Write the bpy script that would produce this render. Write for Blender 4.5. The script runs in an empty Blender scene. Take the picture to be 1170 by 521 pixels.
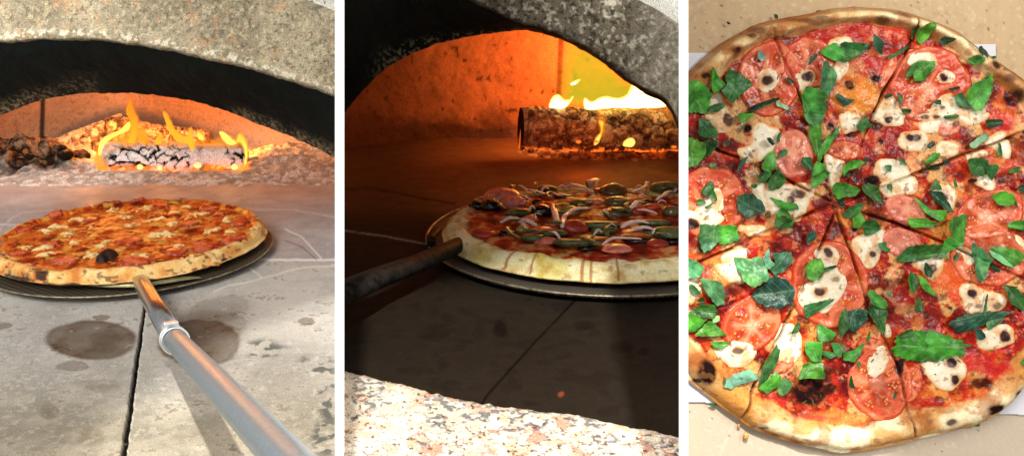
import bpy, math, random
import numpy as np
from mathutils import Matrix, Vector

# ------------------------------------------------------------------ camera, world, lights, exposure
sc = bpy.context.scene
C = sc.collection
FPX, CX, CY = 1100.0, 585.0, 260.5
PITCH = math.radians(16.5)
CAMH = 0.325
cam_d = bpy.data.cameras.new('camera'); cam = bpy.data.objects.new('camera', cam_d); C.objects.link(cam)
cam.location = (0, 0, CAMH); cam.rotation_euler = (math.radians(90) - PITCH, 0, 0)
cam_d.sensor_width = 36; cam_d.lens = 36 * FPX / 1170.0; cam_d.clip_start = 0.01; cam_d.clip_end = 100
sc.camera = cam
w = bpy.data.worlds.new('World'); sc.world = w; w.use_nodes = True
w.node_tree.nodes['Background'].inputs[0].default_value = (0.93, 0.97, 1.0, 1)
w.node_tree.nodes['Background'].inputs[1].default_value = 0.36
sc.view_settings.view_transform = 'Standard'; sc.view_settings.look = 'None'
sc.view_settings.exposure = 0; sc.view_settings.gamma = 1
sc.cycles.max_bounces = 6; sc.cycles.diffuse_bounces = 3; sc.cycles.glossy_bounces = 3
sc.cycles.transparent_max_bounces = 12; sc.cycles.use_denoising = True
sc.cycles.sample_clamp_indirect = 4

def area(name, loc, target, size, power, col):
    l = bpy.data.lights.new(name, 'AREA'); l.shape = 'RECTANGLE'; l.size = size[0]; l.size_y = size[1]
    l.energy = power; l.color = col
    o = bpy.data.objects.new(name, l); C.objects.link(o); o.location = loc
    o.rotation_euler = (Vector(target) - Vector(loc)).to_track_quat('-Z', 'Y').to_euler(); return o
def point(name, loc, power, col, rad=0.03):
    l = bpy.data.lights.new(name, 'POINT'); l.energy = power; l.color = col; l.shadow_soft_size = rad
    o = bpy.data.objects.new(name, l); C.objects.link(o); o.location = loc; return o
def spot(name, loc, target, power, col, ang, blend=0.3, rad=0.02):
    l = bpy.data.lights.new(name, 'SPOT'); l.energy = power; l.color = col; l.spot_size = math.radians(ang)
    l.spot_blend = blend; l.shadow_soft_size = rad
    o = bpy.data.objects.new(name, l); C.objects.link(o); o.location = loc
    o.rotation_euler = (Vector(target) - Vector(loc)).to_track_quat('-Z', 'Y').to_euler(); return o
area('key_area_light', (-1.5, -1.5, 2.3), (0.0, 0.8, 0.0), (1.7, 1.7), 112, (1.0, 0.98, 0.95))  # soft key lamp added behind the camera, no actual window
area('right_fill_light', (1.6, -1.2, 1.6), (0.35, 0.7, 0.1), (0.7, 0.7), 40, (1.0, 0.97, 0.93))  # added fill lamp that lifts the right bay

spot('oven_fill_spot', (-.45, -.7, .62), (-.51, 1.45, .07), 170, (1, .96, .9), 13, .8, .2)  # added camera-side spot, brightens log and ash in the left oven

# ------------------------------------------------------------------ geometry helpers (world points from measured positions)
sp_, cp_ = math.sin(PITCH), math.cos(PITCH)
def ray(px, py):
    px = np.asarray(px, float); py = np.asarray(py, float)
    a = (px - CX) / FPX; b = (CY - py) / FPX
    return a, cp_ + b * sp_, -sp_ + b * cp_
def onz(px, py, z=0.0):
    dx, dy, dz = ray(px, py); t = (z - CAMH) / dz
    return np.stack([dx * t, dy * t, CAMH + dz * t], -1)
def ony(px, py, y):
    dx, dy, dz = ray(px, py); t = y / dy
    return np.stack([dx * t, dy * t + 0 * dx, CAMH + dz * t], -1)
def proj(P):
    x, y, z = P[..., 0], P[..., 1], P[..., 2] - CAMH
    d = y * cp_ - z * sp_; u = y * sp_ + z * cp_
    return CX + FPX * x / d, CY - FPX * u / d

# ------------------------------------------------------------------ noise
def _h(ix, iy, iz, s):
    h = (ix * 374761393 + iy * 668265263 + iz * 1440662683 + s * 1274126177) & 0xffffffff
    h = ((h ^ (h >> 13)) * 1274126177) & 0xffffffff
    h = ((h ^ (h >> 15)) * 2246822519) & 0xffffffff
    return ((h ^ (h >> 16)) & 0xffff) / 65535.0
def vn(x, y, z=0.0, s=0):
    x, y, z = np.broadcast_arrays(np.asarray(x, float), np.asarray(y, float), np.asarray(z, float))
    xi = np.floor(x).astype(np.int64); yi = np.floor(y).astype(np.int64); zi = np.floor(z).astype(np.int64)
    xf = x - xi; yf = y - yi; zf = z - zi
    xf = xf * xf * (3 - 2 * xf); yf = yf * yf * (3 - 2 * yf); zf = zf * zf * (3 - 2 * zf)
    def L(dz):
        a = _h(xi, yi, zi + dz, s) * (1 - xf) + _h(xi + 1, yi, zi + dz, s) * xf
        b = _h(xi, yi + 1, zi + dz, s) * (1 - xf) + _h(xi + 1, yi + 1, zi + dz, s) * xf
        return a * (1 - yf) + b * yf
    if not np.any(z): return L(0)
    return L(0) * (1 - zf) + L(1) * zf
def fbm(x, y, z=0.0, f=1.0, o=4, s=0, g=0.5):
    r = 0; a = 1.0; t = 0
    c, sn = math.cos(.6), math.sin(.6)
    x = np.asarray(x, float); y = np.asarray(y, float); z = np.asarray(z, float)
    for k in range(o):
        r = r + a * vn(x * f, y * f, z * f, s + k * 7); t += a; a *= g; f *= 2.03
        x, y = x * c - y * sn, x * sn + y * c
    return r / t
def worley(x, y, s=0):
    xi = np.floor(x).astype(np.int64); yi = np.floor(y).astype(np.int64)
    f1 = np.full(x.shape, 9.0); f2 = np.full(x.shape, 9.0); idv = np.zeros(x.shape)
    for i in (-1, 0, 1):
        for j in (-1, 0, 1):
            a = _h(xi + i, yi + j, xi * 0, s); b = _h(xi + i, yi + j, xi * 0 + 1, s)
            d = np.hypot(xi + i + a - x, yi + j + b - y)
            m = d < f1
            f2 = np.where(m, f1, np.minimum(f2, d)); idv = np.where(m, _h(xi + i, yi + j, xi * 0 + 2, s), idv)
            f1 = np.where(m, d, f1)
    return f1, f2, idv
def ss(a, b, x):
    t = np.clip((x - a) / (b - a), 0, 1); return t * t * (3 - 2 * t)
def rgb(r, g, b):
    c = np.array([r, g, b]) / 255.0
    return np.where(c < .04045, c / 12.92, ((c + .055) / 1.055) ** 2.4)
def mix(a, b, t):
    t = np.asarray(t)[..., None]; return a * (1 - t) + b * t
def ramp(t, *stops):
    out = stops[0][1] + np.zeros(np.shape(t) + (3,))
    for (p0, c0), (p1, c1) in zip(stops[:-1], stops[1:]):
        out = mix(out, c1, np.clip((t - p0) / (p1 - p0), 0, 1))
    return out
def polysd(x, y, poly):
    """signed distance, negative inside"""
    P = np.asarray(poly, float); d = np.full(np.shape(x), 1e9); ins = np.zeros(np.shape(x), bool)
    for i in range(len(P)):
        ax, ay = P[i]; bx, by = P[(i + 1) % len(P)]
        ex, ey = bx - ax, by - ay; L2 = ex * ex + ey * ey + 1e-12
        t = np.clip(((x - ax) * ex + (y - ay) * ey) / L2, 0, 1)
        d = np.minimum(d, np.hypot(x - ax - t * ex, y - ay - t * ey))
        if ey != 0:
            c = ((ay > y) != (by > y)) & (x < (y - ay) * ex / ey + ax); ins ^= c
    return np.where(ins, -d, d)
def linedist(x, y, pts):
    d = np.full(np.shape(x), 1e9)
    for (ax, ay), (bx, by) in zip(pts[:-1], pts[1:]):
        ex, ey = bx - ax, by - ay
        t = np.clip(((x - ax) * ex + (y - ay) * ey) / (ex * ex + ey * ey), 0, 1)
        d = np.minimum(d, np.hypot(x - ax - t * ex, y - ay - t * ey))
    return d
def smoothpoly(pts, n=6):
    P = np.asarray(pts, float); out = []
    N = len(P)
    for i in range(N):
        p0, p1, p2, p3 = P[i - 1], P[i], P[(i + 1) % N], P[(i + 2) % N]
        for k in range(n):
            t = k / n
            out.append(.5 * (2 * p1 + (p2 - p0) * t + (2 * p0 - 5 * p1 + 4 * p2 - p3) * t * t + (3 * p1 - p0 - 3 * p2 + p3) * t ** 3))
    return np.array(out)

# ------------------------------------------------------------------ mesh helpers
def tag(o, label=None, cat=None, group=None, kind=None):
    if label: o['label'] = label
    if cat: o['category'] = cat
    if group: o['group'] = group
    if kind: o['kind'] = kind
    return o
def empty(name, M=None, **k):
    o = bpy.data.objects.new(name, None); C.objects.link(o); o.empty_display_size = .02
    if M is not None: o.matrix_world = M
    return tag(o, **k)
def mesh(name, V, Fq, mat, parent=None, col=None, par=None, uv=None, smooth=True):
    V = np.asarray(V, np.float32).reshape(-1, 3); Fq = np.asarray(Fq, np.int32)
    me = bpy.data.meshes.new(name); k = Fq.shape[1]
    used = np.zeros(len(V), bool); used[Fq.ravel()] = True
    if not used.all():
        re = np.cumsum(used) - 1; Fq = re[Fq].astype(np.int32); V = V[used]
        if col is not None: col = np.asarray(col).reshape(-1, 3)[used]
        if par is not None: par = np.asarray(par).reshape(-1, 3)[used]
        if uv is not None: uv = np.asarray(uv).reshape(-1, 2)[used]
    me.vertices.add(len(V)); me.vertices.foreach_set('co', V.ravel())
    me.loops.add(Fq.size); me.loops.foreach_set('vertex_index', Fq.ravel())
    me.polygons.add(len(Fq)); me.polygons.foreach_set('loop_start', np.arange(0, Fq.size, k, dtype=np.int32))
    me.polygons.foreach_set('use_smooth', np.full(len(Fq), smooth))
    me.update(); me.validate()
    for nm, a in (('Col', col), ('Par', par)):
        if a is None: continue
        a = np.broadcast_to(np.asarray(a, np.float32), (len(V), 3)) if np.ndim(a) == 1 else np.asarray(a, np.float32).reshape(-1, 3)
        at = me.color_attributes.new(nm, 'FLOAT_COLOR', 'POINT')
        at.data.foreach_set('color', np.concatenate([a, np.ones((len(V), 1), np.float32)], 1).ravel())
    if uv is not None:
        at = me.attributes.new('Leaf', 'FLOAT_VECTOR', 'POINT')
        at.data.foreach_set('vector', np.concatenate([uv, np.zeros((len(V), 1))], 1).astype(np.float32).ravel())
    me.materials.append(mat)
    o = bpy.data.objects.new(name, me); C.objects.link(o)
    if parent is not None: o.parent = parent
    return o
def gfaces(n, m, keep=None, wrap=False):
    i, j = np.meshgrid(np.arange(n - 1), np.arange(m if wrap else m - 1), indexing='ij')
    j2 = (j + 1) % m
    Fq = np.stack([i * m + j, i * m + j2, (i + 1) * m + j2, (i + 1) * m + j], -1).reshape(-1, 4)
    if keep is not None: Fq = Fq[keep.reshape(-1)[Fq].all(1)]
    return Fq
def par3(shape, rough=.6, glow=0.0, spec=.5):
    return np.stack(np.broadcast_arrays(np.asarray(rough) + np.zeros(shape), np.asarray(glow) + np.zeros(shape), np.asarray(spec) + np.zeros(shape)), -1)
class MB:
    """collects closed pieces that form ONE part"""
    def __init__(s): s.V = []; s.F = []
    def add(s, V, F):
        b = len(s.V); s.V += [tuple(v) for v in V]; s.F += [tuple(i + b for i in f) for f in F]; return s
    def box(s, c, d, R=None):
        c = Vector(c); vs = []
        for x in (-1, 1):
            for y in (-1, 1):
                for z in (-1, 1):
                    v = Vector((x * d[0] / 2, y * d[1] / 2, z * d[2] / 2))
                    if R is not None: v = R @ v
                    vs.append(c + v)
        return s.add(vs, [(0, 1, 3, 2), (4, 6, 7, 5), (0, 4, 5, 1), (2, 3, 7, 6), (0, 2, 6, 4), (1, 5, 7, 3)])
    def tube(s, pts, rad, n=20, cap=True, squash=1.0):
        pts = [Vector(p) for p in pts]; rad = [rad] * len(pts) if not hasattr(rad, '__len__') else rad
        b = len(s.V); up = None
        for i, p in enumerate(pts):
            t = (pts[min(i + 1, len(pts) - 1)] - pts[max(i - 1, 0)]).normalized()
            if up is None: up = Vector((0, 0, 1)) if abs(t.z) < .9 else Vector((1, 0, 0))
            a = t.cross(up).normalized(); q = a.cross(t).normalized(); up = q
            for k in range(n):
                an = 2 * math.pi * k / n
                s.V.append(tuple(p + (a * math.cos(an) + q * math.sin(an) * squash) * rad[i]))
        for i in range(len(pts) - 1):
            for k in range(n):
                k2 = (k + 1) % n
                s.F.append((b + i * n + k, b + i * n + k2, b + (i + 1) * n + k2, b + (i + 1) * n + k))
        if cap:
            s.F.append(tuple(b + k for k in range(n))[::-1]); e = b + (len(pts) - 1) * n
            s.F.append(tuple(e + k for k in range(n)))
        return s
    def build(s, name, mat, parent=None, smooth=True, bevel=0):
        me = bpy.data.meshes.new(name); me.from_pydata(s.V, [], s.F); me.update()
        if smooth:
            for p in me.polygons: p.use_smooth = len(p.vertices) == 4
        me.materials.append(mat); o = bpy.data.objects.new(name, me); C.objects.link(o)
        if parent is not None: o.parent = parent
        if bevel:
            m = o.modifiers.new('bevel', 'BEVEL'); m.width = bevel; m.segments = 2
        return o

# ------------------------------------------------------------------ materials
def nodes(name):
    m = bpy.data.materials.new(name); m.use_nodes = True
    nt = m.node_tree; return m, nt, nt.nodes['Principled BSDF']
def N(nt, t, **k):
    n = nt.nodes.new(t)
    for a, b in k.items(): setattr(n, a, b)
    return n
def painted(name, rough=.6, bumps=((250, .3),), fine=(.12, 600), spec=.5, metal=0, coat=0, glow=0, sss=0, dist=.0006):
    """albedo from the mesh's own pigment attribute, broken up by fine procedural grain, bump and roughness"""
    m, nt, b = nodes(name); L = nt.links
    at = N(nt, 'ShaderNodeAttribute', attribute_name='Col'); pa = N(nt, 'ShaderNodeAttribute', attribute_name='Par')
    tc = N(nt, 'ShaderNodeTexCoord')
    nz = N(nt, 'ShaderNodeTexNoise'); nz.inputs['Scale'].default_value = fine[1]; nz.inputs['Detail'].default_value = 3
    L.new(tc.outputs['Object'], nz.inputs['Vector'])
    mr = N(nt, 'ShaderNodeMapRange'); mr.inputs[1].default_value = .3; mr.inputs[2].default_value = .7
    mr.inputs[3].default_value = 1 - fine[0] * 2; mr.inputs[4].default_value = 1 + fine[0] * 1.6
    L.new(nz.outputs[0], mr.inputs[0])
    mu = N(nt, 'ShaderNodeVectorMath', operation='SCALE'); L.new(at.outputs['Color'], mu.inputs[0]); L.new(mr.outputs[0], mu.inputs['Scale'])
    L.new(mu.outputs[0], b.inputs['Base Color'])
    sx = N(nt, 'ShaderNodeSeparateXYZ'); L.new(pa.outputs['Vector'], sx.inputs[0])
    L.new(sx.outputs[0], b.inputs['Roughness'])
    prev = None
    for sc_, st in bumps:
        t = N(nt, 'ShaderNodeTexNoise'); t.inputs['Scale'].default_value = sc_; t.inputs['Detail'].default_value = 4
        L.new(tc.outputs['Object'], t.inputs['Vector'])
        bp = N(nt, 'ShaderNodeBump'); bp.inputs['Strength'].default_value = st; bp.inputs['Distance'].default_value = dist * 250 / sc_ * 2
        L.new(t.outputs[0], bp.inputs['Height'])
        if prev: L.new(prev.outputs[0], bp.inputs['Normal'])
        prev = bp
    if prev: L.new(prev.outputs[0], b.inputs['Normal'])
    sm = N(nt, 'ShaderNodeMath', operation='MULTIPLY'); sm.inputs[1].default_value = spec * 2; L.new(sx.outputs[2], sm.inputs[0])
    L.new(sm.outputs[0], b.inputs['Specular IOR Level']); b.inputs['Metallic'].default_value = metal
    b.inputs['Coat Weight'].default_value = coat; b.inputs['Coat Roughness'].default_value = .12
    if sss:
        b.inputs['Subsurface Weight'].default_value = sss; b.inputs['Subsurface Radius'].default_value = (1, .4, .2); b.inputs['Subsurface Scale'].default_value = .003
    if glow:
        b.inputs['Emission Color'].default_value = (1.0, .13, .01, 1)
        g = N(nt, 'ShaderNodeMath', operation='MULTIPLY'); g.inputs[1].default_value = glow
        L.new(sx.outputs[1], g.inputs[0]); L.new(g.outputs[0], b.inputs['Emission Strength'])
    return m
def simple(name, col, rough=.5, metal=0, bump=None, var=.15, vs=60, spec=.5, coat=0, col2=None, bdist=.0005):
    m, nt, b = nodes(name); L = nt.links
    tc = N(nt, 'ShaderNodeTexCoord'); nz = N(nt, 'ShaderNodeTexNoise'); nz.inputs['Scale'].default_value = vs; nz.inputs['Detail'].default_value = 5
    L.new(tc.outputs['Object'], nz.inputs['Vector'])
    mx = N(nt, 'ShaderNodeMix', data_type='RGBA')
    c = np.array(col); c2 = np.array(col2) if col2 is not None else c * (1 - 2 * var)
    mx.inputs[6].default_value = (*c2, 1); mx.inputs[7].default_value = (*np.minimum(c * (1 + var), 1), 1)
    mr = N(nt, 'ShaderNodeMapRange'); mr.inputs[1].default_value = .35; mr.inputs[2].default_value = .65
    L.new(nz.outputs[0], mr.inputs[0]); L.new(mr.outputs[0], mx.inputs[0]); L.new(mx.outputs[2], b.inputs['Base Color'])
    b.inputs['Roughness'].default_value = rough; b.inputs['Metallic'].default_value = metal
    b.inputs['Specular IOR Level'].default_value = spec; b.inputs['Coat Weight'].default_value = coat
    if bump:
        t = N(nt, 'ShaderNodeTexNoise'); t.inputs['Scale'].default_value = bump[0]; t.inputs['Detail'].default_value = 4
        L.new(tc.outputs['Object'], t.inputs['Vector'])
        bp = N(nt, 'ShaderNodeBump'); bp.inputs['Strength'].default_value = bump[1]; bp.inputs['Distance'].default_value = bdist
        L.new(t.outputs[0], bp.inputs['Height']); L.new(bp.outputs[0], b.inputs['Normal'])
    return m
M_stone = painted('stone', bumps=((900, .5), (160, .35)), fine=(.22, 900), dist=.0008, spec=.2)
M_floor = painted('firebrick_floor', bumps=((1200, .35), (200, .25)), fine=(.2, 1300), dist=.0006, spec=.2)
M_floor2 = painted('sooty_floor', bumps=((1200, .35), (200, .25)), fine=(.14, 1300), dist=.0005, spec=.08)
M_dome = painted('dome_brick', bumps=((400, .5), (60, .4)), fine=(.1, 300), dist=.001)
M_log = painted('burning_log', bumps=((500, .5), (90, .4)), fine=(.2, 500), glow=5.0, spec=.2)
M_ash = painted('ash', bumps=((600, .6), (150, .5)), fine=(.25, 500), glow=4.0, spec=.1)
M_food = painted('baked_topping', bumps=((700, .35), (220, .35)), fine=(.16, 900), spec=.26, coat=.05, dist=.0009)
M_dough = painted('baked_dough', bumps=((800, .35), (200, .45)), fine=(.10, 700), spec=.18, dist=.0005)
M_cheese = painted('melted_cheese', bumps=((350, .2),), fine=(.04, 400), spec=.25, coat=.0, sss=.12, dist=.0004)
M_tomato = painted('tomato_flesh', bumps=((420, .5), (1300, .25)), fine=(.05, 900), spec=.3, coat=.08, sss=.1, dist=.0006)
M_card = painted('kraft_cardboard', bumps=((1200, .25),), fine=(.05, 1500), spec=.2, dist=.0003)
M_white = simple('white_board', (.93, .93, .93), .7, var=.01, spec=.1)
M_steel = simple('brushed_steel', (.62, .61, .6), .3, 1, bump=(900, .15), var=.12, vs=300, bdist=.0002)
M_alu = simple('worn_aluminium', (.40, .455, .48), .38, .8, var=.05, vs=420)
M_bolt = simple('pale_zinc', (.8, .8, .78), .35, .7, var=.05)
M_darksteel = simple('blackened_steel', (.02, .017, .015), .6, .3, bump=(300, .3), var=.4, vs=120, spec=.15)
M_rim = simple('worn_rim_steel', (.34, .29, .20), .5, .8, var=.3, vs=200)

def mesh_disc_mat(name, base, hole, scale, rough=.4, metal=.6):
    m, nt, b = nodes(name); L = nt.links
    tc = N(nt, 'ShaderNodeTexCoord'); vt = N(nt, 'ShaderNodeMapping'); vt.inputs['Scale'].default_value = (scale, scale, scale)
    vt.inputs['Rotation'].default_value = (0, 0, .6)
    L.new(tc.outputs['Object'], vt.inputs[0])
    sx = N(nt, 'ShaderNodeSeparateXYZ'); L.new(vt.outputs[0], sx.inputs[0])
    outs = []
    for k in (0, 1):
        f = N(nt, 'ShaderNodeMath', operation='PINGPONG'); f.inputs[1].default_value = .5; L.new(sx.outputs[k], f.inputs[0])
        g = N(nt, 'ShaderNodeMath', operation='GREATER_THAN'); g.inputs[1].default_value = .16; L.new(f.outputs[0], g.inputs[0]); outs.append(g)
    a = N(nt, 'ShaderNodeMath', operation='MULTIPLY'); L.new(outs[0].outputs[0], a.inputs[0]); L.new(outs[1].outputs[0], a.inputs[1])
    mx = N(nt, 'ShaderNodeMix', data_type='RGBA'); mx.inputs[6].default_value = (*base, 1); mx.inputs[7].default_value = (*hole, 1)
    L.new(a.outputs[0], mx.inputs[0]); L.new(mx.outputs[2], b.inputs['Base Color'])
    iv = N(nt, 'ShaderNodeMath', operation='MULTIPLY_ADD'); iv.inputs[1].default_value = -metal; iv.inputs[2].default_value = metal
    L.new(a.outputs[0], iv.inputs[0]); L.new(iv.outputs[0], b.inputs['Metallic'])
    bp = N(nt, 'ShaderNodeBump', invert=True); bp.inputs['Strength'].default_value = .8; bp.inputs['Distance'].default_value = .0015
    L.new(a.outputs[0], bp.inputs['Height']); L.new(bp.outputs[0], b.inputs['Normal'])
    b.inputs['Roughness'].default_value = rough
    return m
M_screen1 = mesh_disc_mat('perforated_steel', (.10, .075, .045), (.006, .005, .004), 170, .55, .3)
M_screen2 = mesh_disc_mat('wire_screen', (.16, .13, .10), (.008, .007, .006), 240, .6, .3)

def flame_mat(name, strength):
    m = bpy.data.materials.new(name); m.use_nodes = True; nt = m.node_tree; nt.nodes.clear(); L = nt.links
    out = N(nt, 'ShaderNodeOutputMaterial'); em = N(nt, 'ShaderNodeEmission'); tr = N(nt, 'ShaderNodeBsdfTransparent'); mx = N(nt, 'ShaderNodeMixShader')
    at = N(nt, 'ShaderNodeAttribute', attribute_name='Col'); pa = N(nt, 'ShaderNodeAttribute', attribute_name='Par')
    sx = N(nt, 'ShaderNodeSeparateXYZ'); L.new(pa.outputs['Vector'], sx.inputs[0])
    L.new(at.outputs['Color'], em.inputs[0]); em.inputs[1].default_value = strength
    L.new(sx.outputs[0], mx.inputs[0]); L.new(tr.outputs[0], mx.inputs[1]); L.new(em.outputs[0], mx.inputs[2]); L.new(mx.outputs[0], out.inputs[0])
    return m
M_flame = flame_mat('flame', 1.0)

# ------------------------------------------------------------------ boards added in the white gaps between the three bays; they also block light
def partition(px):
    a = (px - CX) / FPX; t = .0041
    fw = Vector((0, cp_, -sp_)); up = Vector((0, sp_, cp_)); rt = Vector((1, 0, 0))
    n = (rt - fw * a).normalized()                       # board normal
    ax = (fw + rt * a)
    vs = []
    for d in (.45, 2.3):
        for h in (-.42 * d / .45 * .6 - .06, .5 * d):
            for s in (-1, 1):
                vs.append(Vector((0, 0, CAMH)) + ax * d + up * h + n * (s * t / 2))
    return MB().add(vs, [(0, 1, 3, 2), (4, 6, 7, 5), (0, 4, 5, 1), (2, 3, 7, 6), (0, 2, 6, 4), (1, 5, 7, 3)]).build('gap_board', M_white, smooth=False)
for px_ in (388.0, 781.0): tag(partition(px_), kind='structure')

# ================================================================== OVEN BAY ONE
def oven_floor(name, x0, x1, y0, y1, step, fn):
    gx = np.arange(x0, x1 + .01, step); gy = np.arange(y0, y1 + .01, step)
    PX, PY = np.meshgrid(gx, gy); P = onz(PX, PY, 0)
    dz, col, par = fn(PX, PY, P)
    P[..., 2] += dz
    return mesh(name, P, gfaces(*PX.shape), M_floor if x0 < 0 else M_floor2, col=col, par=par)
def ell(x, y, c, r, ang=0):
    a = math.radians(ang); dx = x - c[0]; dy = y - c[1]
    u = (dx * math.cos(a) + dy * math.sin(a)) / r[0]; v = (-dx * math.sin(a) + dy * math.cos(a)) / r[1]
    return np.hypot(u, v)
def floor1(PX, PY, P):
    x, y = P[..., 0], P[..., 1]
    n1 = fbm(x, y, f=9, o=4, s=1); n2 = fbm(x, y, f=60, o=4, s=2); n3 = fbm(x, y, f=320, o=3, s=3)
    grey = mix(rgb(164, 159, 152), rgb(192, 186, 176), ss(.3, .7, n1 * .6 + n2 * .4))
    near = ss(370, 500, PY + 60 * (n1 - .5))
    grey = mix(grey, mix(rgb(138, 128, 108), rgb(172, 160, 138), ss(.3, .7, n2)), near * .8)
    grey = mix(grey, rgb(205, 196, 178), ss(.6, .75, n3) * .45)
    grey = mix(grey, rgb(88, 76, 60), ss(.62, .72, n3 * .5 + n2 * .5) * .6)
    far = 1 - ss(296, 300, PY)
    grey = mix(grey, mix(rgb(146, 142, 142), rgb(176, 170, 166), n2), far * .8)
    px = PX + 9 * (fbm(x, y, f=45, o=3, s=9) - .5); py = PY + 7 * (fbm(x, y, f=45, o=3, s=10) - .5)
    def stain(c, r, col, st, a=0, e=.12):
        nonlocal grey
        d = ell(px, py, c, r, a); m = (1 - ss(1 - e, 1 + e, d)) * st * (.75 + .45 * (n2 - .3))
        m = m + np.exp(-((d - .97) / .06) ** 2) * st * .25
        grey = mix(grey, col, np.clip(m, 0, 1))
    br = rgb(74, 52, 26)
    stain((103, 388), (51, 22), br, .88); stain((120, 390), (18, 12), rgb(62, 44, 26), .5, e=.5)
    stain((116, 362), (10, 4), br, .7); stain((85, 418), (18, 6), br, .5); stain((115, 440), (22, 6), br, .35, e=.5)
    stain((228, 392), (46, 26), br, .84); stain((250, 355), (36, 15), br, .5, -12, .4); stain((240, 372), (40, 18), br, .45, e=.3)
    stain((55, 470), (10, 7), br, .45, e=.4); stain((105, 500), (14, 12), br, .35, e=.5); stain((348, 366), (9, 4), br, .6)
    stain((6, 373), (9, 4), br, .6, -10); stain((310, 395), (50, 35), rgb(96, 84, 66), .3, e=.9); stain((340, 455), (60, 50), rgb(96, 84, 66), .35, e=.9)
    stain((250, 500), (70, 20), rgb(105, 88, 60), .25, e=.9); stain((60, 500), (90, 40), rgb(105, 92, 66), .3, e=.9)
    blk = ss(.52, .6, fbm(x, y, f=110, o=4, s=21))
    for c, r in (((305, 398), (26, 12)), ((362, 420), (28, 16)), ((372, 500), (20, 28)), ((298, 424), (9, 5)), ((80, 446), (8, 3)), ((375, 455), (14, 30)), ((335, 425), (6, 3))):
        grey = mix(grey, rgb(58, 62, 58), blk * (1 - ss(.5, 1.15, ell(px, py, c, r))) * .8)
    # joints between the slabs, then chalky scratches and cracks
    jx = PX + 1.6 * (vn(PY * .35, 0 * PY, s=4) - .5)
    wj = .9 + (PY - 345) * .012
    d = np.abs(jx - (165.5 - (PY - 350) * .1465)); vj = (1 - ss(wj, wj + 1.1, d)) * ss(346, 352, PY)
    edge = np.exp(-((jx - (165.5 - (PY - 350) * .1465) - wj - 1.7) / 1.0) ** 2) * ss(348, 360, PY) * (n3 > .42)
    grey = mix(grey, rgb(214, 208, 196), edge * .7)
    grey = mix(grey, rgb(16, 13, 10), vj)
    dh = np.abs(PY + .8 * (vn(PX * .2, 0 * PX, s=5) - .5) - 297); hj = (1 - ss(.9, 2.0, dh)) * ss(285, 292, PX)
    grey = mix(grey, rgb(222, 218, 210), hj)
    hl = (1 - ss(.4, 1.3, np.abs(PY - (256.5 + .015 * PX)))) * (PX < 60) * .55
    hl += (1 - ss(.5, 1.6, np.abs(PY - (240 - .01 * (PX - 300))))) * ss(270, 300, PX) * (1 - ss(335, 345, PX)) * .7
    grey = mix(grey, rgb(206, 200, 196), np.clip(hl, 0, 1))
    wob = 2.5 * (fbm(x, y, f=60, o=2, s=6) - .5)
    for pts, st in (([(245, 334), (262, 326), (300, 318), (340, 307), (383, 303)], .75), ([(286, 306), (300, 318)], .7),
                    ([(326, 262), (345, 271), (357, 284), (368, 296)], .85), ([(338, 241), (360, 244), (390, 249)], .5),
                    ([(0, 262), (12, 250), (26, 243), (60, 240)], .35), ([(190, 345), (150, 338)], .3)):
        dd = linedist(PX + wob, PY + wob, pts)
        grey = mix(grey, rgb(222, 214, 204), (1 - ss(.3, 1.5, dd)) * st)
    dark = (1 - ss(.3, 1.4, linedist(PX, PY, [(325, 275), (345, 282), (362, 297)]))) * .5
    grey = mix(grey, rgb(60, 54, 50), dark)
    scr = ss(.74, .8, fbm(x, y, f=90, o=3, s=31)) * .2
    grey = mix(grey, rgb(215, 208, 200), scr)
    # a warm dusting of ash and burnt brick towards the fire
    ash = 1 - ss(222, 246, PY + 16 * (n1 - .5))
    grey = mix(grey, mix(rgb(168, 156, 148), rgb(206, 196, 188), n2), ash)
    dz = (n2 - .5) * .0012 - vj * .006 + (n3 - .5) * .0004
    return dz, grey, par3(PX.shape, .62 - .2 * n2, 0, .3)
tag(oven_floor('oven_floor', -60, 384.5, 168, 640, 1.0, floor1), kind='structure')

def curve(pts):
    p = np.array(pts, float); x = p[:, 0]; y = p[:, 1]
    def f(q):  # monotone-ish smooth interpolation
        q = np.asarray(q, float); m = np.gradient(y, x); i = np.clip(np.searchsorted(x, q) - 1, 0, len(x) - 2)
        h = x[i + 1] - x[i]; t = np.clip((q - x[i]) / h, 0, 1)
        return (2 * t**3 - 3 * t**2 + 1) * y[i] + (t**3 - 2 * t**2 + t) * h * m[i] + (-2 * t**3 + 3 * t**2) * y[i + 1] + (t**3 - t**2) * h * m[i + 1]
    return f

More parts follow.
